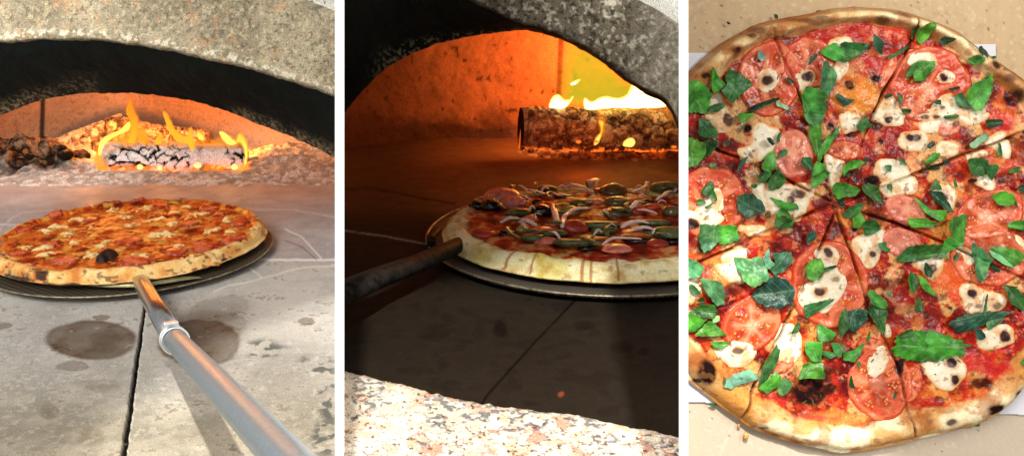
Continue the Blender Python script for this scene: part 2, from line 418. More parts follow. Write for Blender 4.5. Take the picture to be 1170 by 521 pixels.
def arch(x0, x1, outer, inner, top, ya, yb, band_fn, stone_fn, parent, lip=.012):
    n = int((x1 - x0) / 1.0) + 1
    gx = np.linspace(x0, x1, n)
    # sooty flared throat from the stone's lower edge back to the mouth, then the return into the dome
    K = 60; k = np.linspace(0, 1, K)[:, None]
    PXb = gx[None, :] + 0 * k; po = outer(gx)[None, :] - 2; pi_ = inner(gx)[None, :]
    y = ya + (yb - ya) * (k ** 1.2); Pb = ony(PXb, po + (pi_ - po) * k, y)
    bul = np.sin(k * math.pi) * .006; Pb[..., 1] -= bul
    x_, z_ = Pb[..., 0], Pb[..., 2]
    nn = fbm(x_, z_, f=70, o=4, s=3); Pb[..., 1] -= (nn - .5) * .004; Pb[..., 2] += (fbm(x_, z_, f=130, o=3, s=5) - .5) * .003
    ret = Pb[-1:].copy().repeat(12, 0); kk = np.linspace(.02, 1, 12)[:, None]
    ret[..., 1] += kk * .16; ret[..., 2] += kk ** 1.5 * .10
    A = np.concatenate([Pb, ret]); PXa = np.concatenate([PXb, PXb[-1:].repeat(12, 0)]); Ka = np.concatenate([k + 0 * PXb, 1 + 0 * PXb[:12]])
    c, p = band_fn(PXa, Ka, A)
    mesh('soot_throat', A, gfaces(*PXa.shape), M_stone, parent, c, p)
    # stone face: rounded lower edge, rises to the top
    K2 = 150; k2 = np.linspace(0, 1, K2)[:, None]; PXs = gx[None, :] + 0 * k2
    tp = top(gx)[None, :]; o2 = outer(gx)[None, :]
    py = o2 + (tp - o2) * (k2 ** 1.3)
    e = np.exp(-k2 * 26); Y = ya - lip * (1 - e) + .03 * k2
    S = ony(PXs, py, Y)
    x_, z_ = S[..., 0], S[..., 2]
    chip = fbm(x_, z_, f=90, o=4, s=8)
    S[..., 2] += (chip - .5) * .0045 * np.exp(-k2 * 9); S[..., 1] += (fbm(x_, z_, f=120, o=4, s=9) - .5) * .006
    c, p = stone_fn(PXs, k2 + 0 * PXs, S)
    back = S[-1:].copy(); back[..., 1] += .25
    S = np.concatenate([S, back]); c = np.concatenate([c, c[-1:]]); p = np.concatenate([p, p[-1:]])
    mesh('stone_face', S, gfaces(S.shape[0], S.shape[1]), M_stone, parent, c, p)

outer1 = curve([(-80, 66), (-40, 57), (0, 50), (50, 47), (100, 47), (150, 52), (200, 60), (250, 71), (300, 84), (345, 98), (390, 113)])
inner1 = curve([(-80, 172), (-40, 152), (0, 133), (50, 114), (100, 107), (150, 107), (200, 112), (250, 124), (300, 144), (350, 164), (390, 184)])
top1 = curve([(-80, -60), (200, -60), (260, -40), (335, 0), (384, 19), (392, 22)])
def band1(PX, K, P):
    n = fbm(P[..., 0], P[..., 2], f=60, o=4, s=12); g = fbm(P[..., 0], P[..., 2], f=500, o=2, s=13); n5 = fbm(P[..., 0], P[..., 2], f=25, o=2, s=17)
    c = mix(rgb(10, 16, 15), rgb(24, 30, 26), n)
    worn = np.clip(ss(.72, .97, K + .1 * (n - .5)) * (1 - ss(20, 100, PX)) + ss(.72, .97, K) * ss(255, 290, PX), 0, 1) * ss(.4, .6, n5 + .15)
    worn += ss(.5, .9, K) * np.exp(-((PX - 95) / 20) ** 2) * .3
    c = mix(c, rgb(170, 155, 120), np.clip(worn, 0, 1) * ss(.5, .66, g) * .9)
    c = mix(c, rgb(120, 112, 88), worn * .18)
    return c, par3(PX.shape, .75, 0, .25)
def stone1(PX, k, P):
    x, z = P[..., 0], P[..., 2]
    n = fbm(x, z, f=30, o=4, s=14); g = fbm(x, z, f=300, o=4, s=15); g2 = fbm(x + .3, z, f=380, o=3, s=16)
    c = mix(rgb(140, 128, 104), rgb(168, 155, 128), ss(.3, .7, n))
    c = mix(c, rgb(204, 188, 154), ss(.52, .70, g) * .5)
    c = mix(c, rgb(186, 140, 100), ss(.62, .72, fbm(x, z, f=110, o=3, s=44)) * .4)
    c = mix(c, rgb(84, 78, 68), ss(.60, .70, g2) * .6)
    edge_tone = np.exp(-k * 11) ; c = mix(c, rgb(70, 66, 58), edge_tone * ss(.35, .55, g) * .8)  # darker and mottled towards the lower edge of the stone
    c = mix(c, rgb(222, 212, 186), np.exp(-((k - .13) / .07) ** 2) * ss(.5, .62, g2) * .8)
    return c, par3(PX.shape, .8, 0, .25)
A1 = empty('oven_arch', Matrix.Identity(4), label='rounded pale concrete oven arch with a black sooty throat, left of the white gap board', cat='oven arch')
arch(-75, 384.5, outer1, inner1, top1, .93, 1.03, band1, stone1, A1)
# pale block above the arch at the upper right
def block(name, poly_px, yd, th, colfn, label, cat, step=2.0):
    poly = np.array(poly_px, float)
    gx = np.arange(poly[:, 0].min(), poly[:, 0].max() + .1, step); gy = np.arange(poly[:, 1].min(), poly[:, 1].max() + .1, step)
    PX, PY = np.meshgrid(gx, gy); keep = polysd(PX, PY, poly) < step
    P = ony(PX, PY, yd); n = fbm(P[..., 0], P[..., 2], f=90, o=4, s=33)
    P[..., 1] += (n - .5) * .003
    o = mesh(name, P, gfaces(*PX.shape, keep), M_stone, col=colfn(P, n), par=par3(PX.shape, .8, 0, .3))
    m = o.modifiers.new('thick', 'SOLIDIFY'); m.thickness = th; m.offset = 1; m.use_even_offset = False
    return tag(o, label, cat)
block('render_block', [(255, -60), (384.5, -60), (384.5, 30), (335, 12)], .985, .08,
      lambda P, n: mix(mix(rgb(190, 188, 178), rgb(228, 226, 216), n), rgb(110, 104, 94), ss(.62, .7, fbm(P[..., 0], P[..., 2], f=160, o=3, s=4))),
      'pale plaster block above the pale concrete arch', 'plaster block')

def dome(name, x0, x1, rad, zt, yfront, colfn, label):
    gx = np.arange(x0, x1 + .1, 1.5); s = np.concatenate([np.linspace(0, .5, 110), np.linspace(.51, 1, 40)])
    PX, S = np.meshgrid(gx, s)
    dist = rad(PX)
    a = (PX - CX) / FPX / cp_
    zz = np.where(S < .5, -.02 + (zt * .7 + .02) * S / .5, zt * .7 + zt * .3 * np.sin((S - .5) * math.pi))
    yy = np.where(S < .5, dist - .10 * (S / .5) ** 2.2, dist - .10 - (dist - .1 - yfront) * (1 - np.cos((S - .5) * math.pi)))
    P = np.stack([a * dist * (yy / dist) , yy, zz], -1)
    n = fbm(P[..., 0], P[..., 2], f=25, o=4, s=3)
    P[..., 1] += (n - .5) * .012
    px, py = proj(P)
    c = colfn(px, py, P, n)
    return tag(mesh(name, P, gfaces(*PX.shape), M_dome, col=c, par=par3(PX.shape, .85, 0, .2)), label, 'oven dome')
def dome1c(px, py, P, n):
    g = fbm(P[..., 0], P[..., 2], f=160, o=3, s=41)
    c = mix(rgb(150, 104, 70), rgb(190, 140, 100), n * .6 + g * .4)
    c = mix(c, rgb(100, 72, 54), ss(.6, .75, g) * .5)
    # soot tide-mark that follows the heap of wood and a black vertical brick joint
    ed = np.interp(px, [0, 60, 95, 130, 150, 200, 260, 384], [175, 160, 142, 128, 128, 140, 158, 165])
    c = mix(c, rgb(88, 78, 70), ss(ed - 10, ed + 2, py) * (1 - ss(215, 300, px)) * ss(30, 80, px) * .8)
    c = mix(c, rgb(225, 205, 185), ss(190, 330, px) * ss(120, 170, py) * .4)
    j = (1 - ss(1.6, 4.0, np.abs(px - (49 - (py - 115) * .03)))) ; c = mix(c, rgb(24, 18, 14), j * .93)
    j = (1 - ss(2.0, 5.0, np.abs(px - 354))) * ss(154, 162, py); c = mix(c, rgb(90, 84, 78), j * .7)
    return c
dome('oven_dome', -75, 384.5, lambda p: 1.66 - .0000028 * (p - 180) ** 2, .36, 1.08, dome1c, 'sooty tan brick dome wall behind the flames of the left oven')

# ---- fire of bay one
def rock(name, c, r, mat, colfn, seed, glow=0, rough=.9, parent=None, squash=(1, 1, .7)):
    n, m = 20, 28
    th = np.linspace(0, math.pi, n)[:, None]; ph = np.linspace(0, 2 * math.pi, m, endpoint=False)[None, :]
    d = np.stack([np.sin(th) * np.cos(ph), np.sin(th) * np.sin(ph), np.cos(th) + 0 * ph], -1)
    q = fbm(d[..., 0] + seed, d[..., 1], d[..., 2] + 5, f=1.6, o=4, s=seed)
    q2 = np.round(fbm(d[..., 0] + seed, d[..., 1], d[..., 2], f=1.1, o=1, s=seed + 3) * 4) / 4
    rr = r * (.55 + .6 * q + .3 * q2)
    V = d * rr[..., None] * np.array(squash)
    nn = fbm(V[..., 0] + seed, V[..., 1], V[..., 2], f=90, o=3, s=seed)
    col = colfn(nn, d); g = np.clip(glow * ss(.5, .65, nn) * ss(.3, -.5, d[..., 2]), 0, 1) if np.any(glow) else 0
    o = mesh(name, V, gfaces(n, m, wrap=True), mat, parent, col, par3(nn.shape, rough, g, .2))
    o.location = c
    rz = random.Random(seed).uniform(0, 6); o.rotation_euler = (0, 0, rz)
    return o
def log(name, a, b, r, seed, colfn, label, glowfn=None, flat=.12, kn=260, km=110, bend=0.0, group=None):
    a = np.array(a); b = np.array(b); ax = b - a; Ln = np.linalg.norm(ax); ax = ax / Ln
    up = np.array([0, 0, 1.0]); sd = np.cross(ax, up); sd /= np.linalg.norm(sd); up = np.cross(sd, ax)
    l = np.linspace(0, 1, kn); endk = 8
    lt = np.concatenate([np.zeros(endk), l, np.ones(endk)])[:, None]
    rs = np.concatenate([np.linspace(0, .95, endk), .97 + .03 * np.sin(np.clip(np.minimum(l, 1 - l) * 60, 0, math.pi / 2)), np.linspace(.95, 0, endk)])[:, None]
    th = np.linspace(0, 2 * math.pi, km, endpoint=False)[None, :]
    X = lt * Ln; cx, sy = np.cos(th), np.sin(th)
    nl = fbm(X * 1 + seed, cx * r, sy * r, f=14, o=3, s=seed); nh = fbm(X + seed, cx * r, sy * r, f=120, o=3, s=seed + 1)
    # checked char: cracks round the log and a few along it
    cw, _, _ = worley((X * 55 + seed + 1.6 * nh), (th / (2 * math.pi) * 16 + 2 * nl) + 0 * X, seed)
    f1, f2, idv = worley((X * 55 + seed + 1.6 * nh), (th / (2 * math.pi) * 6 + 2.5 * nl) + 0 * X, seed)
    crack = (1 - ss(.06, .2, f2 - f1)) * ss(.38, .48, fbm(X + 3, cx * r, sy * r, f=26, o=3, s=seed + 5))
    R = r * rs * (1 + flat * (nl - .5) * 2 + .22 * (nh - .5) + .12 * (fbm(X * 1 + 9, cx * .05, sy * .05, f=22, o=2, s=seed + 9) - .5)) - crack * .0035 * (rs > .9)
    V = a + ax * X[..., None] + (sd * cx[..., None] + up * sy[..., None]) * R[..., None]
    V[..., 2] += bend * np.sin(lt * math.pi)
    endm = (rs < .96) & (np.abs(lt - .5) > .49)
    g = glowfn(X / Ln, th + 0 * X, nh) if glowfn else np.zeros(R.shape)
    col = colfn(X / Ln + 0 * th, th + 0 * X, nl, nh, crack, endm + 0 * nl)
    o = mesh(name, V - a, gfaces(V.shape[0], km, wrap=True), M_log, None, col, par3(R.shape, .85, g, .2))
    o.location = a
    return tag(o, label, 'log', group)
def ashy(l, th, nl, nh, cr, e):
    c = mix(rgb(190, 186, 186), rgb(226, 222, 222), nl); c = mix(c, rgb(150, 142, 138), ss(.55, .7, nh) * .5)
    return mix(c, rgb(14, 10, 9), cr)
def glow_under(l, th, nh):
    return ss(-.45, -.85, np.sin(th)) * ss(.36, .56, nh + .05) * (.55 + .45 * np.sin(l * 23))
log('burning_log', ony(119, 180, 1.40), ony(282, 181, 1.42), .0215, 3, ashy, 'ash white burning log with black checked cracks, in front of two tan logs', glow_under, group=None, flat=.3)
def tanlog(l, th, nl, nh, cr, e):
    c = mix(rgb(150, 116, 88), rgb(206, 170, 136), nl); c = mix(c, rgb(72, 50, 36), ss(.52, .66, nh) * .8)
    c = mix(c, rgb(96, 66, 44), ss(.5, .66, fbm(l * 6, th * 5, f=2, o=3, s=9)) * .6); return mix(c, rgb(16, 11, 8), cr * .7)
log('split_log', ony(62, 178, 1.47), ony(146, 146, 1.53), .024, 8, tanlog, 'split tan log leaning up to the left behind the ash white log', lambda l, th, nh: .4 * ss(-.2, -.9, np.sin(th)) * ss(.45, .6, nh))
log('split_log', ony(140, 151, 1.56), ony(238, 166, 1.56), .024, 14, tanlog, 'tan log sloping down to the right behind the ash white log', None, flat=.3)
# glowing ember strips and ash under the log
def ashbed(name, x0, x1, y0, y1, hfn, cfn, label):
    gx = np.arange(x0, x1 + .1, 1.0); gy = np.arange(y0, y1 + .1, .5)
    PX, PY = np.meshgrid(gx, gy); P = onz(PX, PY, 0)
    n = fbm(P[..., 0], P[..., 1], f=40, o=4, s=7); g = fbm(P[..., 0], P[..., 1], f=140, o=3, s=8); f1, f2, _ = worley(P[..., 0] * 90, P[..., 1] * 60, 5)
    P[..., 2] = hfn(PX, PY, n, g, f1)
    c, gl = cfn(PX, PY, n, g)
    o = mesh(name, P, gfaces(*PX.shape), M_ash, col=c, par=par3(PX.shape, .95, gl, .1))
    return tag(o, label, 'ash', kind='stuff')
def h1(PX, PY, n, g, f1):
    m = ss(217, 203, PY + 10 * (n - .5)); left = 1 - ss(60, 130, PX); right = ss(270, 330, PX)
    return -.003 + m * (.003 + .010 * n + .004 * g) + left * ss(206, 190, PY) * (.008 + .022 * n) + right * ss(208, 194, PY) * (.004 + .014 * n)
def c1(PX, PY, n, g):
    c = mix(rgb(176, 168, 158), rgb(226, 222, 214), ss(.35, .65, g)); left = 1 - ss(60, 130, PX)
    dark = mix(rgb(34, 26, 20), rgb(120, 92, 68), ss(.45, .65, g)); c = mix(c, dark, left * ss(209, 197, PY + 8 * (n - .5)))
    c = mix(c, rgb(140, 122, 102), ss(.6, .7, n) * .4)
    gl = ss(202, 196, PY) * ss(112, 125, PX) * (1 - ss(280, 290, PX)) * ss(.36, .5, g) * .9
    return c, gl
ashbed('ash_bed', -60, 384.5, 176, 222, h1, c1, 'pale grey ash and glowing embers spread under the left oven logs')
rnd = random.Random(5)
def darkc(nn, d): return mix(mix(rgb(26, 20, 16), rgb(92, 68, 50), ss(.4, .6, nn)), rgb(170, 130, 100), ss(.6, .72, nn) * .7)
def palec(nn, d): return mix(mix(rgb(160, 150, 140), rgb(222, 216, 208), ss(.35, .6, nn)), rgb(84, 66, 52), ss(.62, .72, nn) * .8)
ORD = ['leftmost', 'second from the left', 'third from the left', 'fourth from the left', 'fifth from the left', 'sixth from the left', 'seventh from the left', 'eighth from the left', 'ninth from the left', 'rightmost']
spots = sorted((rnd.uniform(-8, 100), rnd.uniform(178, 198)) for _ in range(10))
for i, (px, py) in enumerate(spots):
    r = rnd.uniform(.008, .016)
    p = onz(px, py, 0); p = p + np.array([0, 0, rnd.uniform(.008, .035) * (1 if px < 80 else .5)])
    tag(rock('charcoal_lump', p, r, M_ash, darkc, 40 + i, glow=.25 if i % 4 == 0 else 0), 'dark charcoal lump, %s of ten beside the leaning split log' % ORD[i], 'charcoal', 'charcoal lumps heaped left of the fire')
for i, (px, py, r) in enumerate([(84, 197, .012), (96, 190, .013), (110, 196, .011), (292, 190, .012), (308, 195, .010), (322, 190, .014), (340, 195, .012), (356, 190, .011), (374, 192, .012)]):
    p = onz(px, py, 0) + np.array([0, 0, r * .5])
    tag(rock('ash_lump', p, r, M_ash, palec, 90 + i), 'pale ash lump, %s of nine at the ends of the white log' % (ORD[i] if i < 8 else 'rightmost'), 'ash lump', 'pale ash lumps at the ends of the log')

def flame(poly, depth, thick, core, tip, edge=3.0, amax=.97, label=None, name='flame', step=.7, gain=1.0, corew=3.0, group=None, rag=0):
    sp = smoothpoly(poly, 5)
    x0, y0 = sp.min(0) - 1.5; x1, y1 = sp.max(0) + 1.5
    PX, PY = np.meshgrid(np.arange(x0, x1, step), np.arange(y0, y1, step))
    d = -polysd(PX, PY, sp) + 1.4 * (fbm(PX, PY, f=.2, o=3, s=int(x0)) - .5) + (.9 if depth < 1.4 else 0)
    keep = d > -.8
    al = ss(-.6, edge * .6, d) * amax; hgt = ss(y1, y0, PY)
    al = al * (1 - rag + rag * ss(.42, .6, fbm(PX, PY, f=.13, o=3, s=5)))
    c = mix(core, tip, np.clip(hgt * .75 + (1 - ss(0, corew, d)) * .6, 0, 1)) * gain
    t = thick * np.sqrt(np.clip(d / corew, 0, 1.5))
    P = ony(PX, PY, depth); A = P.copy(); A[..., 1] -= t; B = P.copy(); B[..., 1] += t
    n, m = PX.shape; Fq = gfaces(n, m, keep)
    V = np.concatenate([A.reshape(-1, 3), B.reshape(-1, 3)]); F2 = np.concatenate([Fq, Fq[:, ::-1] + n * m])
    base = P.reshape(-1, 3)[Fq.ravel()].mean(0)
    a2 = np.concatenate([al.reshape(-1), al.reshape(-1) * 0]); cc = np.concatenate([c.reshape(-1, 3)] * 2)
    o = mesh(name, V - base, F2, M_flame, None, cc, par3((2 * n * m,), a2, 0, 0)); o.location = base
    return tag(o, label, 'flame', group)
Y1 = np.array([2.2, 1.35, .18]); O1 = np.array([1.5, .50, .03]); O2 = np.array([1.15, .24, .01]); W1 = np.array([2.5, 2.0, .9])
flame([(150, 112), (154, 124), (159, 137), (158, 152), (155, 163), (146, 163), (149, 152), (150, 140), (145, 130), (145, 122)], 1.368, .004, O1 * 1.1, O2, label='tall orange flame rising highest from the white log', edge=4)
flame([(146, 149), (138, 152), (124, 160), (117, 168), (114, 182), (113, 172), (116, 161), (126, 154), (138, 149), (148, 140)], 1.366, .003, Y1 * 1.2, Y1, label='thin yellow flame curling round the left end of the white log', edge=2)
flame([(187, 128), (192, 132), (199, 146), (206, 153), (214, 156), (218, 146), (221, 158), (222, 168), (219, 172), (214, 164), (204, 162), (198, 156), (192, 146)], 1.368, .003, O1 * 1.15, O1, label='orange forked flame above the middle of the white log', edge=3)
flame([(184, 153), (186, 158), (184, 164), (177, 164), (179, 158)], 1.37, .003, O1 * 1.1, O1, label='small orange flame just left of the forked flame', edge=3)
flame([(226, 149), (232, 154), (233, 160), (228, 159), (225, 154)], 1.37, .003, Y1, O1, label='short yellow flame lick right of the forked flame', edge=3)
flame([(251, 151), (258, 153), (266, 160), (270, 164), (263, 165), (256, 160)], 1.37, .003, Y1 * 1.15, Y1, label='slanting bright yellow flame near the right end of the white log', edge=3)
flame([(273, 153), (279, 156), (283, 166), (283, 178), (280, 188), (280, 172), (275, 163), (270, 163)], 1.366, .003, Y1 * 1.15, O1, label='yellow flame hooking down over the right end of the white log', edge=2.5)
flame([(112, 168), (118, 178), (124, 192), (130, 199), (116, 198), (108, 186)], 1.368, .004, O1, O2, label='low orange flame at the left foot of the white log', edge=6, amax=.8)
flame([(279, 184), (285, 188), (287, 199), (272, 200), (274, 194)], 1.368, .003, O1, O2, label='low orange flame at the right foot of the white log', edge=5, amax=.7)
flame([(128, 190), (150, 188), (190, 191), (186, 199), (150, 200), (130, 198)], 1.366, .002, O2 * 1.1, O2 * .9, label='red orange ember glow under the white log, left half', edge=3.5, amax=.9, rag=.9)
flame([(222, 190), (245, 188), (280, 191), (276, 198), (250, 199), (224, 197)], 1.366, .002, O2 * 1.1, O2 * .9, label='red orange ember glow under the white log, right half', edge=3.5, amax=.9, rag=.9)
flame([(128, 168), (132, 150), (142, 138), (150, 126), (158, 138), (168, 146), (176, 156), (172, 168)], 1.40, .004, O1, O2 * .8, label='wide soft orange flame sheet behind the tallest flame', edge=14, corew=7, amax=.55)
flame([(236, 168), (244, 156), (254, 150), (264, 150), (276, 156), (282, 168)], 1.40, .004, O1, O2 * .8, label='wide soft orange flame sheet behind the two yellow flames', edge=12, corew=6, amax=.5)
flame([(118, 168), (130, 160), (144, 156), (160, 158), (176, 160), (196, 158), (214, 160), (234, 158), (256, 160), (276, 164), (282, 172), (270, 170), (240, 167), (210, 169), (170, 168), (140, 169), (122, 176)], 1.372, .003, O1, O2, label='broken low orange flame running along the top of the white log', edge=6, amax=.62, rag=.75, corew=4)
flame([(163, 142), (168, 150), (170, 162), (162, 165), (158, 156)], 1.39, .003, O1, O2, label='soft short orange flame right beside the tallest flame', edge=6, amax=.7)
for (px, py, r), lb in zip([(160, 191, 3.2), (183, 192, 2.2), (226, 189, 3.4), (268, 191, 3.2)], ['leftmost', 'second from the left', 'third from the left', 'rightmost']):
    a = np.linspace(0, 2 * math.pi, 8, endpoint=False)
    flame([(px + r * math.cos(t), py + r * .8 * math.sin(t)) for t in a], 1.36, .002, W1, Y1, label='bright yellow ember spot under the white log, ' + lb + ' of the four', name='ember', edge=2.5)
point('fire_light', ony(165, 140, 1.47), 1.5, (1.0, .34, .06), .03)
point('fire_light', ony(262, 150, 1.47), .7, (1.0, .36, .07), .03)
point('fire_light', ony(95, 125, 1.45), .6, (1.0, .34, .06), .03)

# ------------------------------------------------------------------ pizza builder
class Pizza:
    def __init__(s, M, Rfn, wfn, top, rim, name, label, bumpn=(.0022, 60), groove=None, seed=0):
        s.M = M; s.Rf = Rfn; s.wf = wfn; s.top = top; s.rim = rim; s.seed = seed; s.bumpn = bumpn; s.groove = groove
        s.root = empty(name, M, label=label, cat='pizza')
    def q(s, x, y):
        th = np.arctan2(y, x); r = np.hypot(x, y); R = s.Rf(th); return r, R, th
    def z(s, x, y, fine=True):
        r, R, th = s.q(x, y); w = s.wf(th)
        u = (R - r) / w                                     # 0 at the edge, 1 where the rim ends
        ridge = np.sqrt(np.clip(1 - ((np.clip(u, 0, 1) - .5) / .5) ** 2, 0, 1))
        rimz = s.rim * (.35 + .65 * ridge) * (1 + .25 * (fbm(np.cos(th), np.sin(th), f=4, o=3, s=s.seed + 3) - .5))
        inner = s.top * (1 + .15 * (fbm(x, y, f=25, o=2, s=s.seed) - .5))
        t = ss(.62, 1.12, u)
        z = rimz * (1 - t) + inner * t
        b = (fbm(x, y, f=s.bumpn[1], o=4, s=s.seed + 4) - .5) * s.bumpn[0]
        z = z + b * ss(.2, 1.1, u) + (fbm(x, y, f=55, o=4, s=s.seed + 9) - .5) * .0055 * (1 - ss(.8, 1.2, u))
        if s.groove is not None: z = z - s.groove(x, y) * .005 * ss(-.1, .3, u)
        return z
    def base(s, nt, nr, colfn, mat, clip=None):
        th = np.linspace(-math.pi, math.pi, nt, endpoint=False)[None, :]
        q = np.linspace(0.004, 1, nr)[:, None] ** .8
        R = s.Rf(th); x = q * R * np.cos(th); y = q * R * np.sin(th)
        Z = s.z(x, y)
        # the side of the rim: swells out slightly and tucks under
        k = np.linspace(0, 1, 14)[1:, None]; an = k * math.pi * .62
        z0 = Z[-1:]; sw = .0035 * np.sin(an / .62) * (1 + .5 * (fbm(np.cos(th) * 3, np.sin(th) * 3, f=3, o=2, s=3) - .5)); dd = sw - .006 * ss(.7, 1, k)
        xs = (R + dd) * np.cos(th); ys = (R + dd) * np.sin(th); zs = z0 * (1 - k)
        X = np.concatenate([x, xs]); Y = np.concatenate([y, ys]); ZZ = np.concatenate([Z, zs]); side = np.concatenate([0 * x, k + 0 * xs])
        V = np.stack([X, Y, ZZ], -1)
        col, par, crust = colfn(s, X, Y, ZZ, side)
        keep = np.ones(X.shape, bool) if clip is None else clip(V, s.M)
        Fq = gfaces(*X.shape, keep, wrap=True)
        cm = crust.reshape(-1)[Fq].mean(1) > .5
        mesh('crust', V, Fq[cm], M_dough, s.root, col, par)
        mesh('sauce', V, Fq[~cm], mat, s.root, col, par)
    def patch(s, name, poly, thick, edge, colfn, mat, step=.0006, noise=.0015, label=None, clip=None, smooth=True, rough=.35, profile=None, nf=180, grow=0.0):
        sp = smoothpoly(poly, 5) if smooth else np.array(poly)
        x0, y0 = sp.min(0) - step * 3; x1, y1 = sp.max(0) + step * 3
        X, Y = np.meshgrid(np.arange(x0, x1, step), np.arange(y0, y1, step))
        sd = -polysd(X, Y, sp) + noise * (fbm(X, Y, f=nf, o=3, s=int(abs(x0) * 1e4) % 97) - .5) * 2 + grow
        h = thick * np.sqrt(np.clip(sd / edge, 0, 1)) if profile is None else profile(sd)
        Z = s.z(X, Y) + h + np.where(sd < 0, np.maximum(sd * 1.2, -.0012), 0)
        keep = sd > -step * 1.8
        if clip is not None: keep &= clip(np.stack([X, Y, Z], -1), s.M)
        if not keep.any(): return None
        Fq = gfaces(*X.shape, keep)
        if not len(Fq): return None
        col = colfn(X, Y, sd)
        o = mesh(name, np.stack([X, Y, Z], -1), Fq, mat, s.root, col, par3(X.shape, rough, 0, .5))
        if label: o['label'] = label
        return o
def mpx(M):
    A = np.array(M)
    return lambda V: proj(V @ A[:3, :3].T + A[:3, 3])

# ---- pizza of bay one
z1 = .012
def loc_on(M, z):
    Mi = np.array(M.inverted())
    def f(px, py, hz=z):
        P = onz(px, py, hz); return (P @ Mi[:3, :3].T + Mi[:3, 3])[..., :2]
    return f
c1p = onz(150, 264.5, z1 + .012)
Mz1 = Matrix.Translation((c1p[0], c1p[1], z1))
def R1(th): return .1395 * (1 + .03 * (fbm(np.cos(th), np.sin(th), f=2.2, o=3, s=6) - .5)) 
P1 = Pizza(Mz1, R1, lambda th: .015 + 0 * th, .0110, .0135, 'pizza', 'browned pizza with orange cheese, ham and pale cheese dabs on the pipe handled peel', (.005, 55), seed=2)
L1 = loc_on(Mz1, z1 + .0115)
black1 = [(L1(30, 306, z1 + .012), .012, .0065), ]
def col1(p, x, y, z, side):
    r, R, th = p.q(x, y); u = (R - r) / p.wf(th); u = np.where(side > 0, -side, u)
    n = fbm(x, y, f=50, o=4, s=51); g = fbm(x, y, f=130, o=4, s=52); h = fbm(x, y, f=260, o=3, s=53); n3 = fbm(x, y, z, f=80, o=4, s=54)
    c = ramp(n * .55 + g * .45, (.3, rgb(84, 20, 8)), (.42, rgb(146, 38, 12)), (.5, rgb(178, 66, 20)), (.58, rgb(206, 110, 34)), (.7, rgb(176, 44, 16)))
    c = mix(c, rgb(70, 26, 12), ss(.57, .68, h * .6 + fbm(x + .5, y, f=70, o=3, s=55) * .4) * .85)
    c = mix(c, rgb(226, 168, 70), ss(.6, .7, fbm(x, y + .3, f=85, o=3, s=56)) * .6)
    d = ramp(n3, (.3, rgb(236, 198, 132)), (.5, rgb(226, 172, 98)), (.68, rgb(196, 120, 52)))
    d = mix(d, rgb(244, 216, 164), ss(.1, .9, side) * .6)
    d = mix(d, rgb(84, 52, 30), ss(.63, .7, fbm(x, y, z * 2, f=140, o=3, s=57)) * .75)
    ch = ss(.64, .72, fbm(x, y, z, f=38, o=3, s=58)); d = mix(d, rgb(58, 40, 30), ch * .9)
    tv = np.where(side > 0, side, -np.clip(u, 0, 2) * .7)
    for (cx_, tc_, a, b) in ((-.062, .32, .027, .50), (-.036, .0, .008, .25), (-.022, .45, .012, .34), (-.002, .50, .012, .30), (.010, .62, .008, .14), (.035, .2, .003, .12), (-.100, -.1, .008, .2), (.065, .5, .005, .14), (.118, .2, .006, .2)):
        m = (1 - ss(.6, 1.15, np.hypot((x - cx_) / a, (tv - tc_) / b) + .9 * (g - .5) + .5 * (n3 - .5))) * (y < 0); d = mix(d, rgb(34, 28, 26), m * .93)
    crust = ss(1.15, .85, u + .5 * (g - .5)) 
    front = ss(0, -.1, y)
    crust = crust * (front + (1 - front) * ss(.75, .3, u))
    c = mix(c, d, crust)
    return c, par3(x.shape, .32 + .35 * crust + .15 * (n - .5), 0, .5), crust
P1.base(900, 260, col1, M_food)
def ellpoly(c, a, b, ang=0, n=14, jit=.2, seed=0):
    rr = random.Random(seed); out = []
    for k in range(n):
        t = 2 * math.pi * k / n; q = 1 + jit * (rr.random() - .5) * 2
        x, y = a * q * math.cos(t), b * q * math.sin(t); ca, sa = math.cos(ang), math.sin(ang)
        out.append((c[0] + x * ca - y * sa, c[1] + x * sa + y * ca))
    return out
def cheesec(x, y, sd):
    n = fbm(x, y, f=160, o=3, s=61)
    c = mix(rgb(232, 208, 148), rgb(206, 138, 60), ss(.0026, .0002, sd) * .85)
    return mix(c, rgb(150, 84, 34), ss(.58, .68, n) * .7)
pk = 1.035 / FPX
for i, (px, py, a, b) in enumerate([(86, 250, 8, 4), (54, 264, 8, 3.4), (64, 259, 9, 3), (79, 267, 6.5, 3.2), (86, 278, 6, 3), (49, 284, 7, 2.5), (52, 290, 8, 2.6), (104, 237, 6, 2), (106, 259, 5, 3), (105, 291, 8, 4), (129, 239, 7.5, 3), (166, 239, 7.5, 3.6), (145, 248, 8, 3), (177, 251, 12, 4), (150, 257, 9, 2.5), (188, 267, 14, 4.4), (120, 275, 6.5, 3), (114, 282, 7, 3), (159, 292, 9, 2.4), (198, 243, 7, 2.6), (227, 245, 9, 4), (261, 252, 6, 3.2), (262, 264, 7, 3), (240, 263, 9, 3.2), (290, 262, 6, 3), (217, 294, 6, 4), (214, 236, 7, 2), (175, 267, 6, 2.6), (138, 285, 5, 2.4), (30, 282, 6, 2.6), (205, 280, 6, 2.4), (246, 292, 8, 2.8), (200, 256, 6, 2)]):
    c = L1(px, py); P1.patch('cheese_dab', ellpoly(c, a * pk, b * pk * 2.8, seed=i, jit=.5), .0017, .003, cheesec, M_cheese, step=.0007, noise=.0034, rough=.35)
def hamc(x, y, sd):
    n = fbm(x, y, f=120, o=3, s=63)
    c = mix(rgb(176, 56, 24), rgb(212, 104, 66), ss(.35, .65, n)); return mix(c, rgb(120, 40, 14), ss(.0026, 0, sd) * .8)
